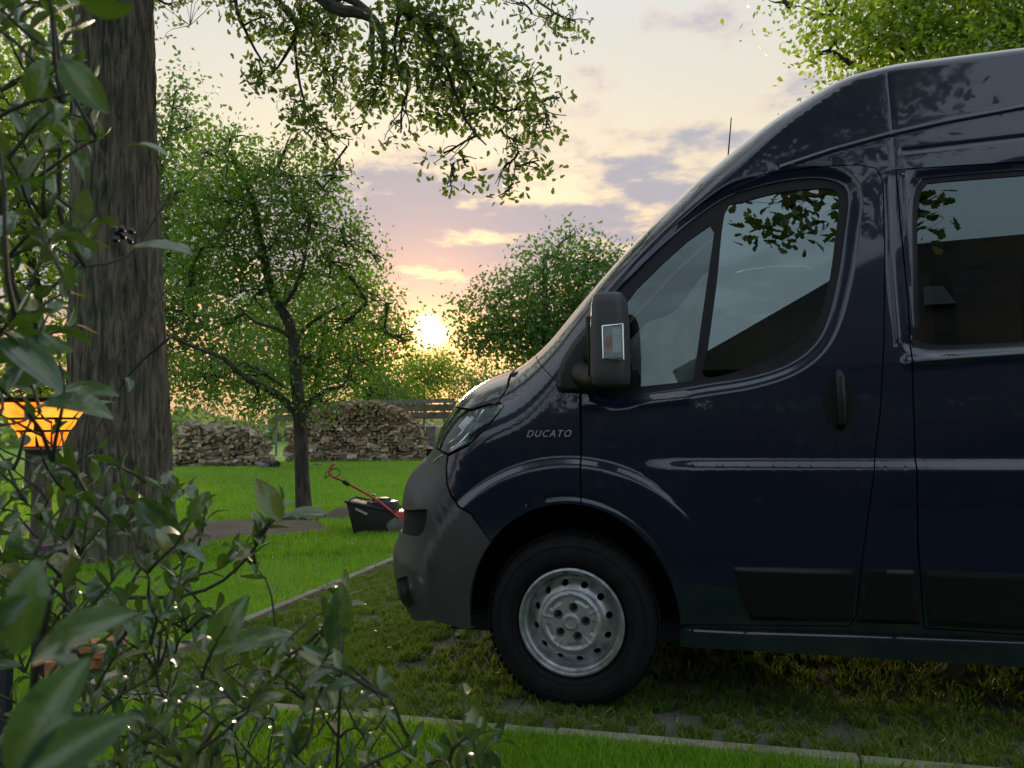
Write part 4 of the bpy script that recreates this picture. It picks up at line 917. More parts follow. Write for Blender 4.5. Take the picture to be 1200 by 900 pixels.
def concrete(name, a, b):
    m, nt = mat(name); t = NT(nt); g = t.n('ShaderNodeNewGeometry'); P_ = g.outputs['Position']; oi = t.n('ShaderNodeObjectInfo')
    n2_ = t.noise(P_, 5, 5, 0.65); n3_ = t.noise(P_, 80, 4, 0.7)
    c = t.mix(t.smooth(n2_, 0.3, 0.7), col(*a), col(*b)); c = t.mix(t.math('MULTIPLY', t.smooth(t.noise(P_, 14, 4, 0.7), 0.5, 0.72), 0.6), c, (0.045, 0.055, 0.02, 1))
    c = t.mix(t.math('MULTIPLY', oi.outputs['Random'], 0.25), c, (0.09, 0.085, 0.07, 1)); c = t.mix(t.smooth(n3_, 0.3, 0.7, 0.35, 0), c, (0.03, 0.03, 0.025, 1))
    p = principled(t, Base_Color=c, Roughness=0.9); t.put(p.inputs['Normal'], t.bump(n3_, 0.5, 0.01)); finish(t, p.outputs[0]); return m
M_conc = concrete('paver_concrete', (0.080, 0.085, 0.055), (0.145, 0.145, 0.100))
M_kerb = concrete('kerb_concrete', (0.22, 0.205, 0.14), (0.33, 0.31, 0.22))
PX0, PX1, PY0, PY1 = -2.045, 5.6, -0.195, 5.0
KX0, KY0 = PX0-0.07, PY0-0.07
def rough_sheet(name, x0, x1, y0, y1, st, m, amp=0.012, z=0.0):
    xs = np.arange(x0, x1+st*.5, st); ys = np.arange(y0, y1+st*.5, st); xs[-1] = x1; ys[-1] = y1
    X_, Yy = np.meshgrid(xs, ys, indexing='ij'); Zz = np.array([[mnoise.noise(Vector((a*0.9, b*0.9, 0)))*amp+mnoise.noise(Vector((a*3.1, b*3.1, 4)))*amp*.5 for b in ys] for a in xs])
    edge = (X_ <= x0+1e-6) | (X_ >= x1-1e-6) | (Yy <= y0+1e-6) | (Yy >= y1-1e-6); Zz[edge] = 0
    nx, ny = len(xs), len(ys); i, j = np.meshgrid(np.arange(nx-1), np.arange(ny-1), indexing='ij')
    F = np.stack([i*ny+j, (i+1)*ny+j, (i+1)*ny+j+1, i*ny+j+1], -1).reshape(-1, 4)
    o = mesh_np(name, np.stack([X_, Yy, Zz+z], -1).reshape(-1, 3), F, m, None, smooth=True); tag(o, kind='structure'); return o
V = [(-900, -900, 0), (900, -900, 0), (900, KY0, 0), (-900, KY0, 0), (-900, KY0, 0), (KX0, KY0, 0), (KX0, PY1, 0), (-900, PY1, 0), (PX1, KY0, 0), (900, KY0, 0), (900, PY1, 0), (PX1, PY1, 0), (-900, PY1, 0), (900, PY1, 0), (900, 900, 0), (-900, 900, 0)]
V = [(a, b, -0.002) for a, b, c in V]
lawn = mesh_np('lawn', V, [(0, 1, 2, 3), (4, 5, 6, 7), (8, 9, 10, 11), (12, 13, 14, 15)], M_lawn); tag(lawn, 'wide green lawn reaching to the far fence', kind='structure')
bed = mesh_np('parking_bay', [(KX0, KY0, -0.016), (PX1, KY0, -0.016), (PX1, PY1, -0.016), (KX0, PY1, -0.016)], [(0, 1, 2, 3)], M_bed); tag(bed, 'parking bay of grass pavers under the van', kind='structure')
# grass pavers: one slab mesh with eight openings, each slab a part of the bay
SW, SH = 0.60, 0.40
holes = []
for r in range(3):
    for c_ in range(4 if r % 2 == 0 else 3):
        cx_ = (-0.225+0.15*c_) if r % 2 == 0 else (-0.15+0.15*c_); cy = -0.133+0.133*r
        holes.append([(cx_+0.054*math.cos(a)*(1.0), cy+0.050*math.sin(a)) for a in np.linspace(0, 2*math.pi, 9)[:-1]+math.pi/8])
V, F, loops = tri2d([(-.2996, -.1996), (.2996, -.1996), (.2996, .1996), (-.2996, .1996)], holes, 0.3)
P3 = [(p[0], p[1], 0.0) for p in V]; Fs = [tuple(f) for f in F]
for Lp in [np.array([(-.2996, -.1996), (.2996, -.1996), (.2996, .1996), (-.2996, .1996)])]+[np.array(h) for h in holes]:
    b = len(P3); k = len(Lp); P3 += [(p[0], p[1], 0) for p in Lp]+[(p[0], p[1], -0.045) for p in Lp]; Fs += [(b+i, b+(i+1) % k, b+k+(i+1) % k, b+k+i) for i in range(k)]
slab_o = MB().add(P3, Fs).build('paver', M_conc, bed)
slab = slab_o.data; first = True; tufts = []
for ix in range(int((PX1-PX0)/SW)+1):
    for iy in range(int((PY1-PY0)/SH)):
        x = PX0+SW*(ix+0.5); y = PY0+SH*(iy+0.5)
        if x > 4.9 or (y > 3.4): continue
        o = slab_o if first else slab_o.copy()
        if not first: C.objects.link(o)
        first = False; tz = rng.normal()*0.003-0.004; o.location = (x, y, tz); o.rotation_euler = (rng.normal()*0.006, rng.normal()*0.006, rng.normal()*0.004)
        for h in holes: c_ = np.mean(h, 0); tufts.append((x+c_[0], y+c_[1]))
tufts = np.array(tufts)
# kerbs
k0 = None
kb = thing('kerb_edging', 'long concrete edging between the van bay and the front lawn', 'kerb', (PX0, KY0+0.035, 0)); tag(kb)
kl = thing('kerb_edging', 'concrete edging crossing the lawn in front of the van bumper', 'kerb', (KX0+0.035, PY0, 0))
ks = MB(); ks.box((0.497, 0, -0.038), (0.993, 0.062, 0.115)); k0 = ks.build('kerb_stone', M_kerb, kb, bevel=0.006); k0.location = (0, 0, 0)
for i in range(1, 7): o = k0.copy(); C.objects.link(o); o.parent = kb; o.location = (i, rng.normal()*0.003, rng.normal()*0.003); o.rotation_euler = (0, 0, rng.normal()*0.003)
for i in range(5): o = k0.copy(); C.objects.link(o); o.parent = kl; o.location = (rng.normal()*0.003, i, rng.normal()*0.003+0.002); o.rotation_euler = (0, 0, math.pi/2+rng.normal()*0.003)

# grass
def grass_mat(name, a, b, tr=0.5):
    return leaf_mat(name, a, b, tr, 0.04, 0.5, tcol=(b[0]*1.9, b[1]*1.5, b[2]), patchy=0.7)
G_lawn = grass_mat('grass_blade', (0.115, 0.250, 0.010), (0.195, 0.370, 0.020), 0.5)
G_tuft = grass_mat('tuft_blade', (0.065, 0.145, 0.013), (0.145, 0.235, 0.026), 0.45)
def blades(name, P, h, wd, m, lean=0.45):
    n = len(P); a = rng.uniform(0, 2*math.pi, n); s = np.stack([np.cos(a), np.sin(a), np.zeros(n)], 1); b = rng.uniform(0, 2*math.pi, n); L = np.stack([np.cos(b), np.sin(b), np.zeros(n)], 1)*(lean*rng.uniform(0.2, 1.3, n))[:, None]
    h = h*rng.uniform(0.55, 1.25, n); wv = wd*rng.uniform(0.7, 1.3, n); up = np.array([0, 0, 1.0])
    b0 = P-s*wv[:, None]/2; b1 = P+s*wv[:, None]/2; mid = P+(up*0.6+L*0.35)*h[:, None]; m0 = mid-s*wv[:, None]*.38; m1 = mid+s*wv[:, None]*.38; tip = P+(up*0.95+L*1.1)*h[:, None]
    V = np.stack([b0, b1, m1, tip, m0], 1).reshape(-1, 3); F = (np.arange(n)*5)[:, None]+np.arange(5)[None, :]
    o = mesh_np(name, V, F, m); return o
def polar(n, r0, r1, a0, a1):
    r = np.exp(rng.uniform(math.log(r0), math.log(r1), n)); a = rng.uniform(a0, a1, n)-_yaw
    return np.stack([CAM[0]+r*np.sin(a), CAM[1]+r*np.cos(a), np.zeros(n)], 1)
def on_lawn(P):
    P = P[~(((P[:, 1] < -1.6) & (P[:, 0] > -0.65)) | ((P[:, 1] < -0.96) & (P[:, 0] > -0.26)))]
    k = ~((P[:, 0] > KX0-0.01) & (P[:, 0] < PX1) & (P[:, 1] > KY0-0.01) & (P[:, 1] < PY1)); return P[k]
soil_poly = np.array([onG(*p)[:2] for p in [(150, 640), (215, 625), (240, 612), (330, 607), (372, 612), (385, 622), (340, 628), (270, 632), (215, 645)]]+[(-7.2, 3.9), (-7.8, 5.3)])
P = on_lawn(polar(150000, 2.2, 7.5, -1.0, 0.35)); k = ~in_poly(P[:, :2], soil_poly) | (rng.uniform(size=len(P)) < 0.03); P = P[k]
o = blades('lawn_grass', P, 0.042, 0.0042, G_lawn); tag(o, 'short mown grass of the lawn near the van', 'grass', kind='stuff')
P = on_lawn(polar(150000, 7.0, 28, -0.85, 0.25)); k = ~in_poly(P[:, :2], soil_poly); P = P[k]
o = blades('lawn_grass', P, 0.055, 0.011, G_lawn); tag(o, 'green grass of the lawn out towards the woodpiles', 'grass', kind='stuff')
P = on_lawn(polar(60000, 1.9, 3.4, -0.5, 0.75)); P = P[(P[:, 1] < KY0-0.012) & ((P[:, 1] > -1.6) | (P[:, 0] < -0.65))]
o = blades('lawn_grass', P, 0.055, 0.004, G_lawn); tag(o, 'longer grass in the strip in front of the long kerb', 'grass', kind='stuff')
# tufts out of the paver openings, thinned under the van to make the ground there look darker
d_ = np.linalg.norm(tufts-CAM[:2], axis=1); P = []
for (x, y), dd in zip(tufts, d_):
    if y > 3.3: continue
    under = 0.3 if (y > 0.35 and x > -0.8) else 1.0
    kk = int(rng.uniform(120, 240)*under*(1.2 if dd < 5 else 0.8)); rr = 0.052*np.sqrt(rng.uniform(size=kk))*rng.uniform(0.9, 1.5); aa = rng.uniform(0, 6.283, kk)
    P.append(np.stack([x+rr*np.cos(aa), y+rr*np.sin(aa), np.full(kk, -0.012)], 1))
P = np.vstack(P); o = blades('paver_grass', P, 0.046, 0.0055, G_tuft, 0.75); tag(o, 'tufts of grass growing out of the paver openings', 'grass', kind='stuff')
n = 40000; P = np.stack([rng.uniform(PX0, 4.8, n), rng.uniform(PY0+.03, 3.3, n), np.full(n, -0.004)], 1)
dn = np.array([mnoise.noise(Vector((p[0]*1.1, p[1]*1.1, 9))) for p in P]); P = P[(dn > -0.3) & (P[:, 1] < 0.5+ (P[:, 0] < -0.9)*9)]
o = blades('paver_grass', P, 0.03, 0.004, G_tuft, 1.0); tag(o, 'thin creeping grass over the paver ribs', 'grass', kind='stuff')
# dead leaves and clippings scattered about
P = np.vstack([polar(220, 2.0, 12, -0.9, 0.8), np.stack([rng.uniform(-2, 3, 40), rng.uniform(-.2, 1.2, 40), np.zeros(40)], 1)]); P[:, 2] = 0.03; P = P[P[:, 1] > -1.5]
n_ = len(P); d_l = rng.normal(size=(n_, 3)); d_l[:, 2] *= .25; d_l /= np.linalg.norm(d_l, axis=1)[:, None]; u_l = np.tile([0, 0, 1.0], (n_, 1))+rng.normal(size=(n_, 3))*.3; s_l = np.cross(d_l, u_l); s_l /= np.linalg.norm(s_l, axis=1)[:, None]
o = leaf_cloud('fallen_leaves', P, 0.032, RH, leaf_mat('dead_leaf', (0.12, 0.085, 0.05), (0.34, 0.28, 0.18), 0.3, seed=1), None, fr=(s_l, d_l, u_l)); tag(o, 'small dry leaves scattered over the grass and pavers', 'leaves')
# soil patch
V, F, loops = tri2d(soil_poly, [], 0.25)
o = mesh_np('soil_path', [(p[0], p[1], 0.004+0.02*max(0, mnoise.noise(Vector((p[0]*2, p[1]*2, 0))))) for p in V], [tuple(f) for f in F], M_soil, smooth=True); tag(o, 'bare brown soil strip by the foot of the fruit tree', kind='structure')
M_grey_wood = simple('weathered_wood', (0.16, 0.155, 0.15), 0.85, noise_s=6, noise_a=0.35, bump=0.5, bs=40)
M_dark_wood = simple('dark_wood', (0.035, 0.03, 0.027), 0.85, noise_s=6, noise_a=0.35, bump=0.5, bs=40)
p = onG(352, 608); mb = MB(); mb.box((0, 0, 0.03), (0.62, 0.16, 0.05)); o = mb.build('edging_board', M_grey_wood, None, bevel=0.008); o.location = (p[0], p[1]-0.05, 0.02); o.rotation_euler = (0, rad(3), rad(9)); tag(o, 'flat grey board lying at the foot of the fruit tree', 'board')
p = onG(402, 607); mb = MB().lathe([(0.0, 0.13), (0.10, 0.12), (0.2, 0.08), (0.28, 0.03), (0.33, -0.01)], 18); o = mb.build('soil_heap', M_soil, None, smooth=True); o.location = (p[0], p[1]+.1, 0); tag(o, 'small heap of dark soil beside the mower grass box', 'soil heap')

# ------------------------------------------------------------------ firewood
def wood_mat():
    m, nt = mat('split_wood'); t = NT(nt); oi = t.n('ShaderNodeObjectInfo'); oc = t.coord(); sp = t.n('ShaderNodeSeparateXYZ'); nt.links.new(oc, sp.inputs[0])
    mp = t.n('ShaderNodeMapping'); nt.links.new(oc, mp.inputs[0]); mp.inputs['Scale'].default_value = (0.15, 1, 1)
    gr = t.noise(mp.outputs[0], 40, 4, 0.6)
    c = t.ramp(oi.outputs['Random'], [(0.0, (0.16, 0.095, 0.065)), (0.25, (0.42, 0.28, 0.18)), (0.5, (0.64, 0.48, 0.33)), (0.75, (0.26, 0.18, 0.13)), (1.0, (0.82, 0.74, 0.62))])
    c = t.mix(t.smooth(gr, 0.3, 0.7, 0.6, 0), c, (0.035, 0.025, 0.02, 1))
    p = principled(t, Base_Color=c, Roughness=0.85); finish(t, p.outputs[0]); return m
M_wood = wood_mat(); M_logbark = bark_mat('log_bark', (0.03, 0.025, 0.02), (0.13, 0.11, 0.095), 20, 1, 0.5)
def log_mesh(kind, L, r):
    """split billet along local x"""
    if kind == 0: prof = [(0, 0), (r*1.5, 0.05*r), (r*1.35, r*0.7), (r*0.85, r*1.2), (r*0.1, r*1.4)]
    elif kind == 1: prof = [(-r, -r*.1), (r, 0), (r*.85, r*.55), (r*.4, r*.9), (-r*.4, r*.95), (-r*.85, r*.5)]
    elif kind == 2: prof = [(-r*.8, -r*.6), (r*.9, -r*.5), (r*.7, r*.6), (-r*.7, r*.7)]
    else: prof = [(r*.8*math.cos(a), r*.8*math.sin(a)) for a in np.linspace(0, 2*math.pi, 9)[:-1]]
    c = np.mean(prof, 0); prof = [(a-c[0], b-c[1]) for a, b in prof]; n = len(prof); V = []; F = []
    for k, x in enumerate((-L/2, 0, L/2)):
        q = 1+rng.normal()*0.05
        for a, b in prof: V.append((x+rng.normal()*0.008, a*q+rng.normal()*0.004, b*q+rng.normal()*0.004))
    for k in range(2):
        for i in range(n): i2 = (i+1) % n; F.append((k*n+i, k*n+i2, (k+1)*n+i2, (k+1)*n+i))
    F += [tuple(range(n))[::-1], tuple(2*n+i for i in range(n))]
    me = bpy.data.meshes.new('log'); me.from_pydata(V, [], F); me.update(); bm = bmesh.new(); bm.from_mesh(me); bmesh.ops.recalc_face_normals(bm, faces=bm.faces); bm.to_mesh(me); bm.free()
    me.materials.append(M_wood); return me
LOGS = [log_mesh(k % 4, 0.27+0.08*rng.uniform(), 0.058+0.030*rng.uniform()) for k in range(14)]
def woodpile(label, top, base_y, depth_m=0.8, cell=(0.165, 0.102), endon=0.62, mess=0.16, limit=290):
    """top: picture outline of the pile's upper edge, (px, py) left to right; base_y the picture row of its foot"""
    mid = top[len(top)//2][0]; b = onG(mid, base_y); dist = proj(b)[2]; k = dist/FOC; xa = cr.copy(); xa[2] = 0; xa /= np.linalg.norm(xa); ya = np.array([-xa[1], xa[0], 0])
    rz = math.atan2(xa[1], xa[0]); root = thing('woodpile', label, 'woodpile', (b[0], b[1], 0), rz, 'woodpiles on the lawn')
    tx = [(p[0]-mid)*k for p in top]; tz = [(base_y-p[1])*k for p in top]; rest = MB(); n = 0
    cells = []
    z = cell[1]*0.45; row = 0
    while z < max(tz)+0.05:
        x = tx[0]+rng.uniform(0, .1)
        while x < tx[-1]:
            side_on = rng.uniform() > endon; wdt = (0.29 if side_on else cell[0]*0.85)
            if np.interp(x, tx, tz) > z-0.02: cells.append((x+wdt/2, z, side_on))
            x += wdt*rng.uniform(0.92, 1.1)
        z += cell[1]; row += 1
    for layer in range(3 if depth_m > 0.5 else 2):
        for (x, z, so) in cells:
            zc_ = z; edge = max(0, np.interp(x, tx, tz)-z); tilt = mess*(4 if edge < 0.22 else 1)
            a = (0 if so else math.pi/2)+rng.normal()*tilt*1.2; ry = rng.normal()*tilt
            y = layer*0.33+0.20*(z/2.0)+rng.normal()*0.035
            me = LOGS[rng.integers(len(LOGS))]; s_ = rng.uniform(0.85, 1.15)
            if layer == 0 and n < limit:
                o = bpy.data.objects.new('log', me); link(o, root); o.location = (x, y, zc_); o.rotation_euler = (rng.uniform(0, 6.28) if so else rng.normal()*.5, ry, a); o.scale = (s_, s_, s_); n += 1
            else:
                M_ = Matrix.Translation((x, y, zc_)) @ Matrix.Rotation(a, 4, 'Z') @ Matrix.Rotation(ry, 4, 'Y') @ Matrix.Rotation(rng.uniform(0, 6), 4, 'X')
                rest.add([M_ @ v.co for v in me.vertices], [tuple(p_.vertices) for p_ in me.polygons])
    o = rest.build('stacked_logs', M_wood, root); o['kind'] = 'stuff'; return root
woodpile('large stack of split firewood in front of the board fence', [(332, 528), (336, 500), (345, 486), (368, 479), (384, 474), (400, 473), (415, 471), (425, 473), (437, 471), (450, 476), (462, 482), (474, 489), (486, 500), (497, 520), (505, 536)], 540)
woodpile('dark tangled firewood heap left of the fruit tree trunk', [(196, 545), (200, 512), (212, 496), (236, 500), (250, 506), (262, 500), (285, 506), (298, 512), (306, 530), (312, 542)], 546, endon=0.75, mess=0.16, limit=150)
woodpile('low far row of firewood behind the fruit tree trunk', [(196, 500), (205, 484), (230, 478), (250, 488), (290, 498), (330, 500), (345, 505)], 518, depth_m=0.4, mess=0.1, limit=110)
woodpile('low heap of split logs at the right end of the large stack', [(470, 500), (478, 494), (500, 497), (520, 501), (528, 515)], 521, depth_m=0.4, mess=0.1, limit=60)
def ground_log(label, p0, p1, r, m):
    a, b = onG(*p0), onG(*p1); L = np.linalg.norm(b-a); mb = MB()
    pts = limb((0, 0, r), (L, 0, r), 0, 0.02, 8); mb.tube(pts, [r*(1+0.08*rng.normal()) for _ in pts], 10)
    o = mb.build('fallen_log', m, None, smooth=True, angle=50); o.location = tuple(a); o.rotation_euler = (0, 0, math.atan2(b[1]-a[1], b[0]-a[0])); tag(o, label, 'log', 'logs lying on the lawn')
ground_log('long pale grey log lying on the grass by the dark firewood heap', (272, 541), (312, 549), 0.075, M_grey_wood)
ground_log('short dark log at the right end of the long pale log', (311, 546), (325, 548), 0.10, M_dark_wood)
ground_log('small pale stick on the grass before the large stack', (367, 545), (378, 545), 0.03, M_grey_wood)

# ------------------------------------------------------------------ board fence
M_board = simple('fence_board', (0.115, 0.082, 0.062), 0.85, noise_s=3, noise_a=0.4, bump=0.5, bs=30)
M_wire = simple('fence_wire', (0.30, 0.33, 0.33), 0.5, 0.6)
M_post = simple('fence_post', (0.13, 0.13, 0.12), 0.8, noise_s=6, noise_a=0.3)
dF = 29.0; kF = dF/FOC
fa = onG(386, 500+FOC*1.1/dF); fbp = onG(531, 500+FOC*1.1/dF); fb3 = onG(100, 500+FOC*1.1/dF); Lf = np.linalg.norm(fbp-fa); rzf = math.atan2(fbp[1]-fa[1], fbp[0]-fa[0])
fence = thing('board_fence', 'long wire fence with brown boards along its top behind the large woodpile', 'fence', tuple(fa), rzf)
ztop = 1.1+ (500-465.5)*kF
for k, (z0, z1) in enumerate([(465.5, 470.5), (472, 480), (481.5, 489.5)]):
    for x0, x1 in ((-2.5, Lf*0.245), (Lf*0.25, Lf*0.61), (Lf*0.615, Lf)):
        mb = MB(); mb.box(((x0+x1)/2, rng.normal()*0.01, 1.1+(500-(z0+z1)/2)*kF), (x1-x0, 0.03, (z1-z0)*kF)); mb.build('board', M_board if k else M_post, fence)
for x in (-2.45, -0.9, Lf*0.247, Lf*0.612, Lf*0.93, Lf):
    mb = MB(); mb.box((x, 0.06, (ztop+0.03)/2), (0.07, 0.07, ztop+0.03)); mb.build('post', M_post, fence)
mb = MB()
for i in range(60): x = -2.4+i*(Lf+2.4)/59; mb.box((x, 0.03, 0.7), (0.006, 0.006, 1.36))
for i in range(8): mb.box(((Lf-2.4)/2, 0.034, 0.08+i*0.18), (Lf+2.4, 0.006, 0.006))
o = mb.build('wire_mesh', M_wire, fence); o['kind'] = 'stuff'
p = onG(505, 537); mb = MB(); hpost = (537-501)/FOC*proj(p)[2]; mb.box((0, 0, hpost/2), (0.34, 0.25, hpost)); mb.box((0, 0, hpost+0.012), (0.37, 0.28, 0.05)); o = mb.build('gate_post', M_grey_wood, None, bevel=0.01); o.location = tuple(p); o.rotation_euler = (0, 0, .25); tag(o, 'stout grey wooden post just left of the headlight', 'post')

# ------------------------------------------------------------------ lawn mower
M_red = simple('mower_red', (0.42, 0.035, 0.03), 0.35, 0.2); M_bag = simple('grass_box_black', (0.010, 0.011, 0.011), 0.6, bump=0.3, bs=80); M_grip = simple('grip_orange', (0.35, 0.12, 0.07), 0.6); M_green = simple('green_knob', (0.03, 0.30, 0.06), 0.4)
mp_ = onG(455, 626); mD = proj(mp_)[2]
def mw(px, py, dy=0.0): return np.array(atD(px, py, mD+dy))-np.array([mp_[0], mp_[1], 0])
mower = thing('lawn_mower', 'push lawn mower with red handles and black grass box on the lawn', 'lawn mower', (mp_[0], mp_[1], 0))
# grass box (lofted from a small foot to a wide flared mouth)
q0 = [mw(414, 626), mw(462, 626)]; q1 = [mw(405, 588), mw(462, 600)]; dv = np.array([math.sin(_yaw)*-1, math.cos(_yaw), 0])*0.50
V = [q0[0], q0[1], q0[1]+dv*.9, q0[0]+dv*.9, q1[0], q1[1], q1[1]+dv, q1[0]+dv]; lo_ = [q0[0]*.97+q0[1]*.03]
mb = MB().add(V, [(3, 2, 1, 0), (4, 5, 6, 7), (0, 1, 5, 4), (1, 2, 6, 5), (2, 3, 7, 6), (3, 0, 4, 7)]); mb.build('grass_box', M_bag, mower, smooth=True, bevel=0.02, angle=30)
mb = MB(); rim_ = [q1[0], q1[1], q1[1]+dv, q1[0]+dv, q1[0]]; mb.tube(rim_, 0.014, 6); mb.build('grass_box_rim', M_bag, mower, smooth=True)
# deck and engine to the right, partly behind the bumper
c = mw(474, 606, .25); mb = MB(); mb.box((c[0], c[1], 0.16), (0.55, 0.46, 0.13), Matrix.Rotation(_yaw, 3, 'Z'), 0.86); mb.build('deck', M_red, mower, smooth=True, bevel=0.03, angle=30)
c = mw(448, 592, .25); mb = MB(); mb.lathe([(0.0, 0.085), (0.08, 0.08), (0.10, 0.05), (0.16, 0.045), (0.185, 0.0), (0.18, -0.10)], 20, Matrix.Translation(c)); mb.build('engine', M_black, mower, smooth=True)
c = mw(437, 582, .1); mb = MB(); mb.tube([c-np.array([0, 0, .06]), c], 0.008, 6); mb.build('knob_stem', M_black, mower); mb = MB(); mb.box(c+np.array([0, 0, .015]), (0.05, 0.035, 0.03)); mb.build('throttle_knob', M_green, mower, bevel=0.008)
for dy in (0.0, 0.44):
    mb = MB(); L = catmull([mw(468, 607, dy), mw(440, 585, dy), mw(405, 565, dy), mw(391, 559, dy), mw(387, 555, dy)], 0.03); mb.tube(L, 0.013, 8); mb.build('handle_tube', M_red, mower, smooth=True)
    mb = MB(); mb.tube([mw(402, 564, dy-.02), mw(409, 568, dy-.02)], 0.022, 8); mb.build('clamp', M_black, mower)
mb = MB(); mb.tube(catmull([mw(391, 559, 0), mw(386, 554, 0), mw(388, 547, 0), mw(391, 543.5, 0), mw(392, 543, .06), mw(392, 543, .38), mw(391, 543.5, .44), mw(388, 547, .44), mw(386, 554, .44), mw(391, 559, .44)], 0.03), 0.017, 8); mb.build('handle_grip', M_grip, mower, smooth=True)
mb = MB(); mb.tube(catmull([mw(386, 556, .1), mw(381, 561, .12), mw(383, 553, .2), mw(396, 549, .25), mw(398, 557, .22), mw(389, 559, .2)], 0.03), 0.005, 5); mb.build('cable', M_black, mower, smooth=True)
for (px, dy) in ((463, 0.02), (463, 0.44), (492, 0.02), (492, 0.44)):
    c = mw(px, 619, dy); c[2] = 0.085; mb = MB(); Mr = Matrix.Translation(c) @ Matrix.Rotation(_yaw, 4, 'Z') @ Matrix.Rotation(rad(90), 4, 'X'); mb.lathe([(0.0, 0.03), (0.06, 0.03), (0.085, 0.022), (0.085, -0.022), (0.06, -0.03), (0, -0.03)], 20, Mr); mb.build('wheel', M_post, mower, smooth=True)
# pale maker's badge, too small in the photograph to read
c0, c1_ = mw(417, 594.5), mw(431, 601); nrm_ = np.array([0.25, -0.97, 0])*0.022; mb = MB(); dzz = np.array([0, 0, -0.026])
mb.add([c0+nrm_, c1_+nrm_, c1_+dzz+nrm_, c0+dzz+nrm_], [(0, 3, 2, 1)]); mb.build('badge', simple('badge_grey', (0.30, 0.32, 0.31), 0.5, noise_s=70, noise_a=0.7), mower)

# ------------------------------------------------------------------ stone beside the van sill
p = onG(1117, 797); bm = bmesh.new(); bmesh.ops.create_icosphere(bm, subdivisions=3, radius=1)
for v in bm.verts:
    k = 1+0.22*mnoise.noise(v.co*1.7); v.co = Vector((max(-.72, min(.72, v.co.x))*0.06*k, max(-.75, min(.75, v.co.y))*0.045*k, max(-.7, min(.8, v.co.z))*0.055*k))
me = bpy.data.meshes.new('stone'); bm.to_mesh(me); bm.free(); me.materials.append(M_kerb); o = bpy.data.objects.new('stone', me); link(o); o.location = (p[0], p[1]+.03, 0.03); o.rotation_euler = (0.3, 0.5, .3); tag(o, 'small pale broken stone in the shade beside the van sill', 'stone')
# bricks behind the holly
M_brick = simple('terracotta', (0.42, 0.15, 0.07), 0.85, noise_s=30, noise_a=0.25, bump=0.5, bs=90)
p = onG(86, 790)
for k, (dx, dy, dz, rz, lab) in enumerate([(0, 0, .035, .3, 'orange brick lying lowest on the grass behind the holly leaves'), (.10, .05, .108, .6, 'orange brick lying across the other brick behind the holly')]):
    mb = MB(); mb.box((0, 0, 0), (0.21, 0.10, 0.068)); o = mb.build('brick', M_brick, None, bevel=0.004); o.location = (p[0]+dx, p[1]+dy, dz); o.rotation_euler = (0, 0, rz); tag(o, lab, 'brick', 'orange bricks behind the holly')

# ------------------------------------------------------------------ mosaic lamp on its post
M_leadm = simple('lamp_lead', (0.02, 0.017, 0.015), 0.5, 0.4)
def lampglass():
    m, nt = mat('lamp_glass'); t = NT(nt); oi = t.n('ShaderNodeObjectInfo'); nz = t.noise(t.coord(), 14, 3, 0.5)
    c = t.mix(t.smooth(nz, 0.35, 0.7), (1.0, 0.20, 0.012, 1), (1.0, 0.36, 0.035, 1))
    e = t.n('ShaderNodeEmission'); t.put(e.inputs[0], c); e.inputs[1].default_value = 1.15; finish(t, e.outputs[0]); return m
M_lg = lampglass(); M_postm = simple('lamp_post_brown', (0.10, 0.075, 0.065), 0.7, noise_s=9, noise_a=0.3); M_navy = simple('stand_navy', (0.018, 0.02, 0.035), 0.6)
lD = 2.35; lc = atD(50, 525, lD); kL = lD/FOC; zb0 = lc[2]; lamp = thing('mosaic_lamp', 'glowing orange mosaic lamp with a flared shade behind the holly at far left', 'lamp', (lc[0], lc[1], zb0-0.30))
zt0 = (525-470)*kL; r_t = 50*kL; r_b = 19*kL; nseg = 10; b0 = 0.30
mb = MB()
def lpt(a, u, r_off=0.0): r = r_b+(r_t-r_b)*u**1.25+r_off; return (r*math.cos(a), r*math.sin(a), b0+zt0*u)
rows = [0.02, 0.36, 0.62, 0.97]; offs = [0, .3, .12]
for ri in range(3):
    nn_ = (7, 9, 10)[ri]; cuts = np.sort((np.arange(nn_)+rng.uniform(-.22, .22, nn_))/nn_*2*math.pi+offs[ri])
    for k in range(nn_):
        a0_, a1_ = cuts[k]+0.05/(ri+1), (cuts[(k+1) % nn_]+(2*math.pi if k == nn_-1 else 0))-0.05/(ri+1); u0_, u1_ = rows[ri]+.025, rows[ri+1]-.025; V = []; F = []; na = 5
        for j in range(3):
            for i in range(na+1):
                a = a0_+(a1_-a0_)*i/na; uu = u0_+(u1_-u0_)*j/2+0.03*math.sin(3*a+ri)*(j-1)*0; sh = 0.06*(j-1)*(1 if (k+ri) % 2 else -1); V.append(lpt(a+sh*(0.5 if 0 < i < na else 1), uu, -0.001+0.003*(j == 1)))
        for j in range(2):
            for i in range(na): F.append((j*(na+1)+i, j*(na+1)+i+1, (j+1)*(na+1)+i+1, (j+1)*(na+1)+i))
        MB().add(V, F).build('glass_piece', M_lg, lamp, smooth=True)
mb = MB(); mb.lathe([(r_b+(r_t-r_b)*u**1.25-0.0045, b0+zt0*u) for u in np.linspace(0, 1, 7)], 40); mb.lathe([(r_t+.001, b0+zt0), (r_t+0.004, b0+zt0+.004), (r_t, b0+zt0+0.009), (r_t-.03, b0+zt0+0.006), (0.0, b0+zt0+.012)], 40); mb.build('shade', M_leadm, lamp, smooth=True)
mb = MB(); mb.lathe([(0.0, 0.0), (0.055, 0.0), (0.057, 0.012), (0.03, 0.03), (0.027, 0.06), (0.028, b0-.02), (r_b+.004, b0-.004), (r_b, b0+.004)], 28); mb.build('post', M_postm, lamp, smooth=True, angle=50)
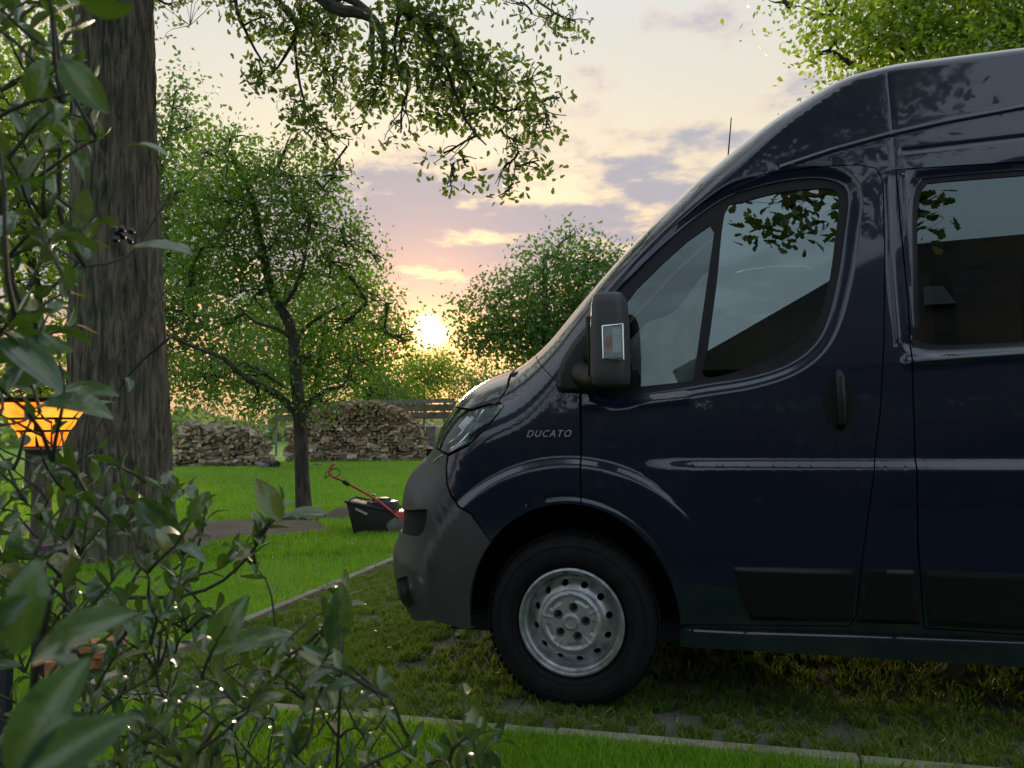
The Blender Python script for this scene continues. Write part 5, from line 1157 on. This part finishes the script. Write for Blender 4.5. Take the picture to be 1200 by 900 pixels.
st = thing('lamp_stand', 'dark navy wooden stand that carries the mosaic lamp', 'stand', (lc[0], lc[1], 0)); hz_ = zb0-0.30
mb = MB(); mb.box((0, 0, hz_-0.011), (0.16, 0.16, 0.022)); mb.build('top', M_navy, st, bevel=0.004)
for sx in (-1, 1):
    for sy in (-1, 1): mb = MB(); mb.box((sx*.055, sy*.055, (hz_-.022)/2), (0.024, 0.024, hz_-.022)); mb.build('leg', M_navy, st)

# ------------------------------------------------------------------ holly bush in the foreground
def holly_mat():
    m, nt = mat('holly_leaf'); t = NT(nt); g = t.n('ShaderNodeNewGeometry'); oi = t.n('ShaderNodeObjectInfo'); rnd = t.math('FRACT', t.math('ADD', oi.outputs['Random'], g.outputs['Random Per Island']))
    uvn = t.noise(t.coord(), 9, 3, 0.5); uv = t.n('ShaderNodeAttribute'); uv.attribute_name = 'rib'
    c = t.mix(rnd, (0.006, 0.038, 0.024, 1), (0.030, 0.080, 0.018, 1)); c = t.mix(t.smooth(rnd, 0.74, 0.95), c, (0.13, 0.11, 0.03, 1))
    c = t.mix(t.math('MULTIPLY', uv.outputs['Fac'], 0.5), c, (0.12, 0.16, 0.05, 1))
    back = t.mix(rnd, (0.075, 0.115, 0.03, 1), (0.11, 0.14, 0.05, 1)); c2 = t.mix(g.outputs['Backfacing'], c, back)
    p = principled(t, Base_Color=c2, Roughness=0.45, Specular_IOR_Level=0.25, Coat_Weight=0.8, Coat_Roughness=0.12, Coat_IOR=1.5)
    t.put(p.inputs['Normal'], t.bump(uvn, 0.25, 0.01))
    tl = t.n('ShaderNodeBsdfTranslucent'); tl.inputs[0].default_value = (0.16, 0.34, 0.02, 1); mx = t.n('ShaderNodeMixShader'); mx.inputs[0].default_value = 0.15
    nt.links.new(p.outputs[0], mx.inputs[1]); nt.links.new(tl.outputs[0], mx.inputs[2]); finish(t, mx.outputs[0]); return m
M_holly = holly_mat(); M_stem = simple('holly_stem', (0.040, 0.038, 0.022), 0.7, noise_s=20, noise_a=0.3)
def holly_leaf_data(curl, fold, spines, nu=12):
    V = []; F = []; rib = []; ws = (-1, -0.55, 0, 0.55, 1)
    for i in range(nu+1):
        u = i/nu; wdt = 0.255*math.sin(math.pi*min(1, u*0.97+0.02))**0.72*(1-0.22*u)
        sp = spines*(1 if i % 2 else -0.6)*(0 if i in (0, nu) else 1)
        for w_ in ws:
            e = abs(w_); ww = w_*(wdt+(sp if e == 1 else 0)); z = fold*abs(w_)*wdt*1.2-curl*(u-0.35)**2+(0.035*math.sin(i*math.pi*0.9)*spines/0.03 if e == 1 else 0)
            V.append((ww, u, z)); rib.append(1.0 if w_ == 0 else (0.35 if e == 1 else 0.0))
    for i in range(nu):
        for j in range(4): a = i*5+j; F.append((a, a+1, a+6, a+5))
    return np.array(V), F, rib
HL = []
for cu_, fo, sp in [(0.25, 0.35, 0.009), (0.5, 0.5, 0.012), (0.1, 0.25, 0.005), (-0.25, 0.4, 0.010), (0.75, 0.3, 0.008), (0.22, 0.3, 0.0), (0.45, 0.25, 0.0), (1.1, 0.6, 0.012)]:
    V, F, rib = holly_leaf_data(cu_, fo, sp); me = bpy.data.meshes.new('leaf'); me.from_pydata([tuple(v) for v in V], [], F); me.update(); me.shade_smooth(); me.materials.append(M_holly)
    at_ = me.attributes.new('rib', 'FLOAT', 'POINT'); at_.data.foreach_set('value', rib); HL.append((me, V, F, rib))
hroot = np.array([-1.0, -1.95, 0.0])
holly = thing('holly_bush', 'dark glossy holly bush filling the near left corner in front of everything', 'bush', tuple(hroot))
leaves_ = []          # (pos, along, normal, length, variant)
def add_leaf(p, d, nrm__, L, v=None): 
    d = np.asarray(d, float); d /= np.linalg.norm(d); nn = np.asarray(nrm__, float); nn = nn-d*(nn@d); nn /= max(1e-6, np.linalg.norm(nn)); leaves_.append((np.asarray(p, float), d, nn, L, rng.integers(len(HL)) if v is None else v))
def reg(poly, n, d0, d1, L0, L1, per=(3, 6)):
    poly = np.array(poly, float); lo, hi = poly.min(0), poly.max(0); out = []
    while len(out) < n:
        q = rng.uniform(lo, hi); 
        if in_poly(q[None], poly)[0]: out.append((atD(q[0], q[1], rng.uniform(d0, d1)), rng.uniform(L0, L1), rng.integers(*per)))
    return out
cl = reg([(-60, -40), (118, -40), (100, 60), (125, 150), (118, 300), (95, 420), (-60, 450)], 75, 0.75, 1.35, 0.038, 0.056)
cl += reg([(-60, 430), (60, 470), (130, 530), (215, 560), (250, 620), (240, 690), (100, 720), (-60, 720)], 100, 0.95, 1.6, 0.034, 0.05)
cl += reg([(-60, 700), (235, 700), (300, 735), (380, 730), (395, 690), (420, 720), (440, 770), (520, 800), (580, 830), (595, 870), (590, 960), (-60, 960)], 180, 0.85, 1.55, 0.032, 0.05)
cl += reg([(100, 740), (300, 740), (460, 800), (500, 960), (50, 960)], 120, 1.5, 2.0, 0.034, 0.048)
for q in [(330, 590, 1.3), (318, 606, 1.3), (300, 640, 1.3), (405, 688, 1.2), (400, 720, 1.2), (270, 640, 1.4), (265, 660, 1.35), (240, 600, 1.4), (210, 690, 1.3), (255, 715, 1.2), (370, 745, 1.2), (545, 815, 1.25), (300, 665, 1.35)]:
    cl.append((atD(*q), 0.046, 5))
cp_ = np.array([c[0] for c in cl]); order = np.argsort(cp_[:, 2]); mbs = MB(); W_ = lambda p: np.asarray(p)-hroot
for rank, i in enumerate(order):
    p = cp_[i]; lower = order[:rank]; par_ = None
    if len(lower):
        dl = cp_[lower]-p; dist = np.linalg.norm(dl, axis=1); okk = (dist < 0.30) & (dl[:, 2] < -0.03)
        if okk.any(): par_ = cp_[lower[okk][np.argmin(dist[okk])]]
    if par_ is None: par_ = np.array([p[0]+(hroot[0]-p[0])*0.5+rng.normal()*.05, p[1]+(hroot[1]-p[1])*0.4+rng.normal()*.05, max(0, p[2]-0.45) if p[2] > 1.0 else 0.0])
    L = limb(par_, p, 0.03, 0.045, 6); mbs.tube([W_(q) for q in L], np.linspace(0.0028, 0.0012, 6), 6)
    ax = L[-1]-L[-3]; ax /= np.linalg.norm(ax); ll, per = cl[i][1], cl[i][2]
    for k in range(per):
        u = 1-0.16*k; j = max(0, min(len(L)-1, int(u*(len(L)-1)))); q = L[j] if k else p; a = k*2.4+rng.uniform(0, 1); side_ = np.cross(ax, [math.cos(a), math.sin(a), 0.3]); side_ /= np.linalg.norm(side_)
        d = side_*0.9+ax*(0.6 if k else 1.4)+rng.normal(size=3)*0.15; nn = ax+np.array([0, 0, 0.7])+rng.normal(size=3)*0.35
        add_leaf(q, d, nn, ll*rng.uniform(0.6, 1.1))
# bare dark twigs that cross the oak trunk, and long shoots
for pts, r in [([(-30, 395, 1.2), (40, 350, 1.2), (100, 312, 1.25), (150, 300, 1.3), (200, 225, 1.35)], .004), ([(100, 312, 1.25), (70, 250, 1.2), (72, 120, 1.15), (60, 20, 1.1)], .005), ([(60, 700, 1.3), (90, 600, 1.3), (105, 480, 1.3), (150, 400, 1.35), (195, 340, 1.4)], .0035),
                ([(150, 700, 1.35), (215, 698, 1.3), (262, 680, 1.3), (300, 640, 1.3), (330, 590, 1.3)], .004), ([(60, 870, 1.2), (110, 790, 1.2), (170, 750, 1.25), (235, 715, 1.25)], .0035), ([(395, 900, 1.3), (400, 780, 1.25), (405, 690, 1.2)], .0032), ([(20, 900, .6), (40, 800, .5), (60, 700, .45)], .004), ([(200, 395, 1.4), (150, 440, 1.4), (105, 520, 1.35)], .003)]:
    L = catmull([atD(*p) for p in pts], 0.03); mbs.tube([W_(q) for q in L], np.linspace(r, r*0.45, len(L)), 6)
    for j in range(3, len(L), 3):
        if rng.uniform() < 0.5: ax = L[j]-L[j-1]; ax /= np.linalg.norm(ax); add_leaf(L[j], ax*.6+rng.normal(size=3)*0.7, np.array([0, 0, 1])+rng.normal(size=3)*.4, rng.uniform(.03, .045))
mbs.build('stems', M_stem, holly, smooth=True)
# the large near leaves
def big(p0, p1, L_nrm, v, d0, d1=None):
    a = atD(*p0, d0); b = atD(*p1, d1 or d0); add_leaf(a, b-a, L_nrm, np.linalg.norm(b-a), v)
cdir = -cf; upv = np.array([0, 0, 1.0])
for p0, p1, nn, v, d0, d1 in [((20, 768), (42, 655), cdir+0.4*cr, 2, .46, .47), ((35, 775), (152, 712), cdir*0.7+upv, 0, .46, .46), ((8, 905), (100, 770), cdir+.4*upv, 4, .42, .44), ((20, 915), (152, 838), cdir+.5*upv, 0, .40, .42), ((-20, 740), (28, 700), cdir, 1, .45, .45),
        ((92, 2), (155, 12), -upv+.5*cdir, 0, .62, .62), ((70, 70), (125, 130), cdir+.3*upv, 4, .7, .7), ((150, 168), (200, 176), upv+.4*cdir, 3, .85, .85), ((0, 395), (75, 455), upv+.5*cdir, 0, .8, .8), ((60, 462), (138, 458), upv*.8+.5*cdir, 0, .95, .95), ((30, 478), (125, 470), upv+.4*cdir, 3, .85, .82), ((5, 430), (80, 440), cdir+.2*upv, 2, .9, .9), ((20, 405), (85, 408), cdir+.5*upv, 0, .9, .9),
        ((265, 765), (335, 735), upv+.6*cdir, 1, 1.1, 1.1), ((330, 610), (300, 560), cdir+.5*cr, 3, 1.15, 1.15), ((330, 606), (385, 598), upv+.3*cdir, 0, 1.2, 1.2), ((245, 770), (285, 700), cdir+.4*upv, 1, 1.0, 1.0), ((390, 760), (402, 685), cdir+.5*cr, 0, 1.1, 1.1), ((160, 585), (215, 640), cdir+upv*.4, 0, 1.1, 1.1), ((200, 285), (225, 292), upv+.3*cdir, 0, 1.0, 1.0), ((150, 290), (225, 292), upv*.6+cdir*.3, 2, .8, .8)]:
    big(p0, p1, nn, 5+(v % 2), d0, d1)
def keep(l):
    if l[3] > 0.0575: return True
    q = proj(l[0]+l[1]*l[3]*.5); return not (-15 < q[0] < 118 and 458 < q[1] < 536 and rng.uniform() < 0.85)
leaves_ = [l for l in leaves_ if keep(l)]
dep_ = np.array([proj(l[0])[2] for l in leaves_]); szs = np.array([l[3] for l in leaves_])/np.maximum(.2, dep_)
inv = np.array([(-60 < proj(l[0])[0] < 700) and (-60 < proj(l[0])[1] < 960) for l in leaves_]); order = np.argsort(-(szs*np.where(inv, 1, .01)))
rest = MB(); rib_all = []
for rank, i in enumerate(order):
    p, d, nn, L, v = leaves_[i]; s_ = np.cross(d, nn); M_ = Matrix(((s_[0]*L, d[0]*L, nn[0]*L, p[0]-hroot[0]), (s_[1]*L, d[1]*L, nn[1]*L, p[1]-hroot[1]), (s_[2]*L, d[2]*L, nn[2]*L, p[2]), (0, 0, 0, 1)))
    if rank < 295: o = bpy.data.objects.new('leaf', HL[v][0]); link(o, holly); o.matrix_local = M_
    else: rest.add([M_ @ Vector(q) for q in HL[v][1]], HL[v][2]); rib_all += HL[v][3]
o = rest.build('small_leaves', M_holly, holly); o['kind'] = 'stuff'; o.data.shade_smooth(); at_ = o.data.attributes.new('rib', 'FLOAT', 'POINT'); at_.data.foreach_set('value', rib_all)
M_berry = simple('berry_black', (0.008, 0.008, 0.012), 0.25)
bc = atD(143, 272, .95); bm_ = bmesh.new(); bmesh.ops.create_icosphere(bm_, subdivisions=2, radius=0.0042); bme = bpy.data.meshes.new('berry'); bm_.to_mesh(bme); bm_.free(); bme.shade_smooth(); bme.materials.append(M_berry)
for k in range(9): o = bpy.data.objects.new('berry', bme); link(o, holly); o.location = tuple(bc-hroot+rng.normal(size=3)*np.array([.0055, .005, .006]))

# ------------------------------------------------------------------ behind the camera: what the van's paint and glass mirror
M_roof = simple('roof_tiles', (0.022, 0.020, 0.018), 0.85, noise_s=5, noise_a=0.3, bump=0.5, bs=12); M_wall = simple('house_wall', (0.035, 0.032, 0.030), 0.9, noise_s=2, noise_a=0.2); M_pane = simple('house_window', (0.05, 0.06, 0.07), 0.1)
house = thing('farmhouse', 'dark farmhouse with a hipped tiled roof behind the viewer', 'house', (8.5, -13.6, 0))
mb = MB(); mb.box((0, 0, 1.4), (16, 7, 2.8)); mb.build('wall', M_wall, house)
V = [(-8.6, -4.1, 2.8), (8.6, -4.1, 2.8), (8.6, 4.1, 2.8), (-8.6, 4.1, 2.8), (-4.4, 0, 6.8), (5.4, 0, 7.2)]
mb = MB().add(V, [(0, 1, 5, 4), (1, 2, 5), (2, 3, 4, 5), (3, 0, 4), (3, 2, 1, 0)]); rf = mb.build('roof', M_roof, house)
for x in (-4.4, -2.2, 2): mb = MB(); mb.box((x, 2.25, 4.70), (0.8, 0.9, 0.06), Matrix.Rotation(rad(-42.8), 3, 'X')); mb.build('skylight', M_pane, house)
for x in (-6, -2.5, 2.5, 6): mb = MB(); mb.box((x, 3.52, 1.6), (1.1, 0.06, 1.2)); mb.build('window', M_pane, house)
for (x, y, h, r, lab) in [(-9, -14, 6.5, 3.2, 'round garden tree behind the viewer beside the farmhouse'), (-15, -9, 6, 3.0, 'bushy garden tree left of and behind the viewer')]:
    bl = [(np.array([x+dx*r*.5, y+dy*r*.5, h*0.62+dz*r*.4]), (r*.6, r*.6, r*.55), 1) for dx, dy, dz in ((0, 0, 1), (-1, 0, 0), (1, 0, 0), (0, 1, -.2), (0, -1, .2), (.6, .6, -1), (-.6, .5, -1))]
    grow_tree('garden_tree', lab, (x, y, 0), [(x, y, -.05), (x+.1, y, h*.3), (x, y+.1, h*.6), (x, y, h*.85)], 0.22, 0.06, bl, 500, 10, 0.16, L_dark, M_bark, 0, clus_r=0.32, twig_frac=.1)
# bough of a second oak reaching over the viewer from the right
tpx = [(-3.5, -8.0, -.05), (-3.5, -8.0, 2), (-3.3, -7.9, 4.5), (-3.1, -7.6, 7)]
lm = [([(-3.35, -7.9, 4.2), (-1.5, -7.0, 5.6), (0.4, -5.8, 5.6), (1.6, -5.1, 4.7)], 0.13, .02), ([(-3.2, -7.8, 5.4), (-0.5, -6.6, 6.6), (1.6, -5.6, 6.2), (2.6, -5.1, 4.6)], 0.1, .02)]
bl = [(np.array(c), r, 1) for c, r in [((1.35, -5, 4.25), (.62, .45, .45)), ((2.35, -5, 4.1), (.5, .4, .45)), ((2.1, -5.2, 5.4), (.8, .7, .6)), ((1.0, -5.3, 6.0), (1.2, 1, .8)), ((2.6, -5.4, 6.2), (.7, .7, .5))]]
bl += [(np.array(c), r, 1.1) for c, r in [((-3.4, -4.8, 8.8), (1.8, 1.5, 1.0)), ((0.5, -6.6, 7.6), (2.0, 1.6, 1.2)), ((-2.0, -6.6, 7.4), (1.9, 1.6, 1.3)), ((-4.6, -6.8, 7.2), (1.9, 1.6, 1.4)), ((-0.8, -8.5, 9.0), (2.6, 2, 1.4)), ((1.6, -8.0, 8.8), (1.8, 2, 1.3)), ((-7.0, -7.5, 6.8), (1.9, 1.6, 1.6))]]
grow_tree('oak_tree', 'second oak behind the viewer with a bough reaching overhead', (-3.5, -8.0, 0), tpx, 0.28, 0.1, bl, 7500, 8, 0.15, L_oak, M_bark, 0, tmpl=OAKL, limbs=lm, twig_frac=.1, clus_r=0.15)
tr_ = mesh_np('added_paving', [(-7, -7.2, 0.006), (14, -7.2, 0.006), (14, -0.95, 0.006), (-0.25, -0.95, 0.006), (-0.6, -1.6, 0.006), (-0.8, -3.5, 0.006), (-7, -3.5, 0.006)], [(0, 1, 2, 3, 4, 5, 6)], ground_mat('added_dark_paving', (0.035, 0.034, 0.032), (0.05, 0.048, 0.045), (0.03, 0.03, 0.028), 1, 5, 40)); tag(tr_, 'unseen dark paving added to darken the reflections in the van side', kind='structure')  # unseen ground added so the lower van side mirrors something dark
# clipped hedge behind the viewer
P = np.stack([rng.uniform(-9, 12, 16000), -7.6+rng.normal(size=16000)*.45, np.abs(rng.uniform(0, 1.9, 16000))], 1); hg = thing('garden_hedge', 'dark clipped hedge behind the viewer', 'hedge', (1.5, -7.6, 0)); leaf_cloud('foliage', P-np.array([1.5, -7.6, 0]), 0.12, RH, L_dark, hg)
mb = MB(); mb.box((0, 0, 0.85), (20.5, 0.6, 1.7)); mb.build('stems', M_twig, hg)
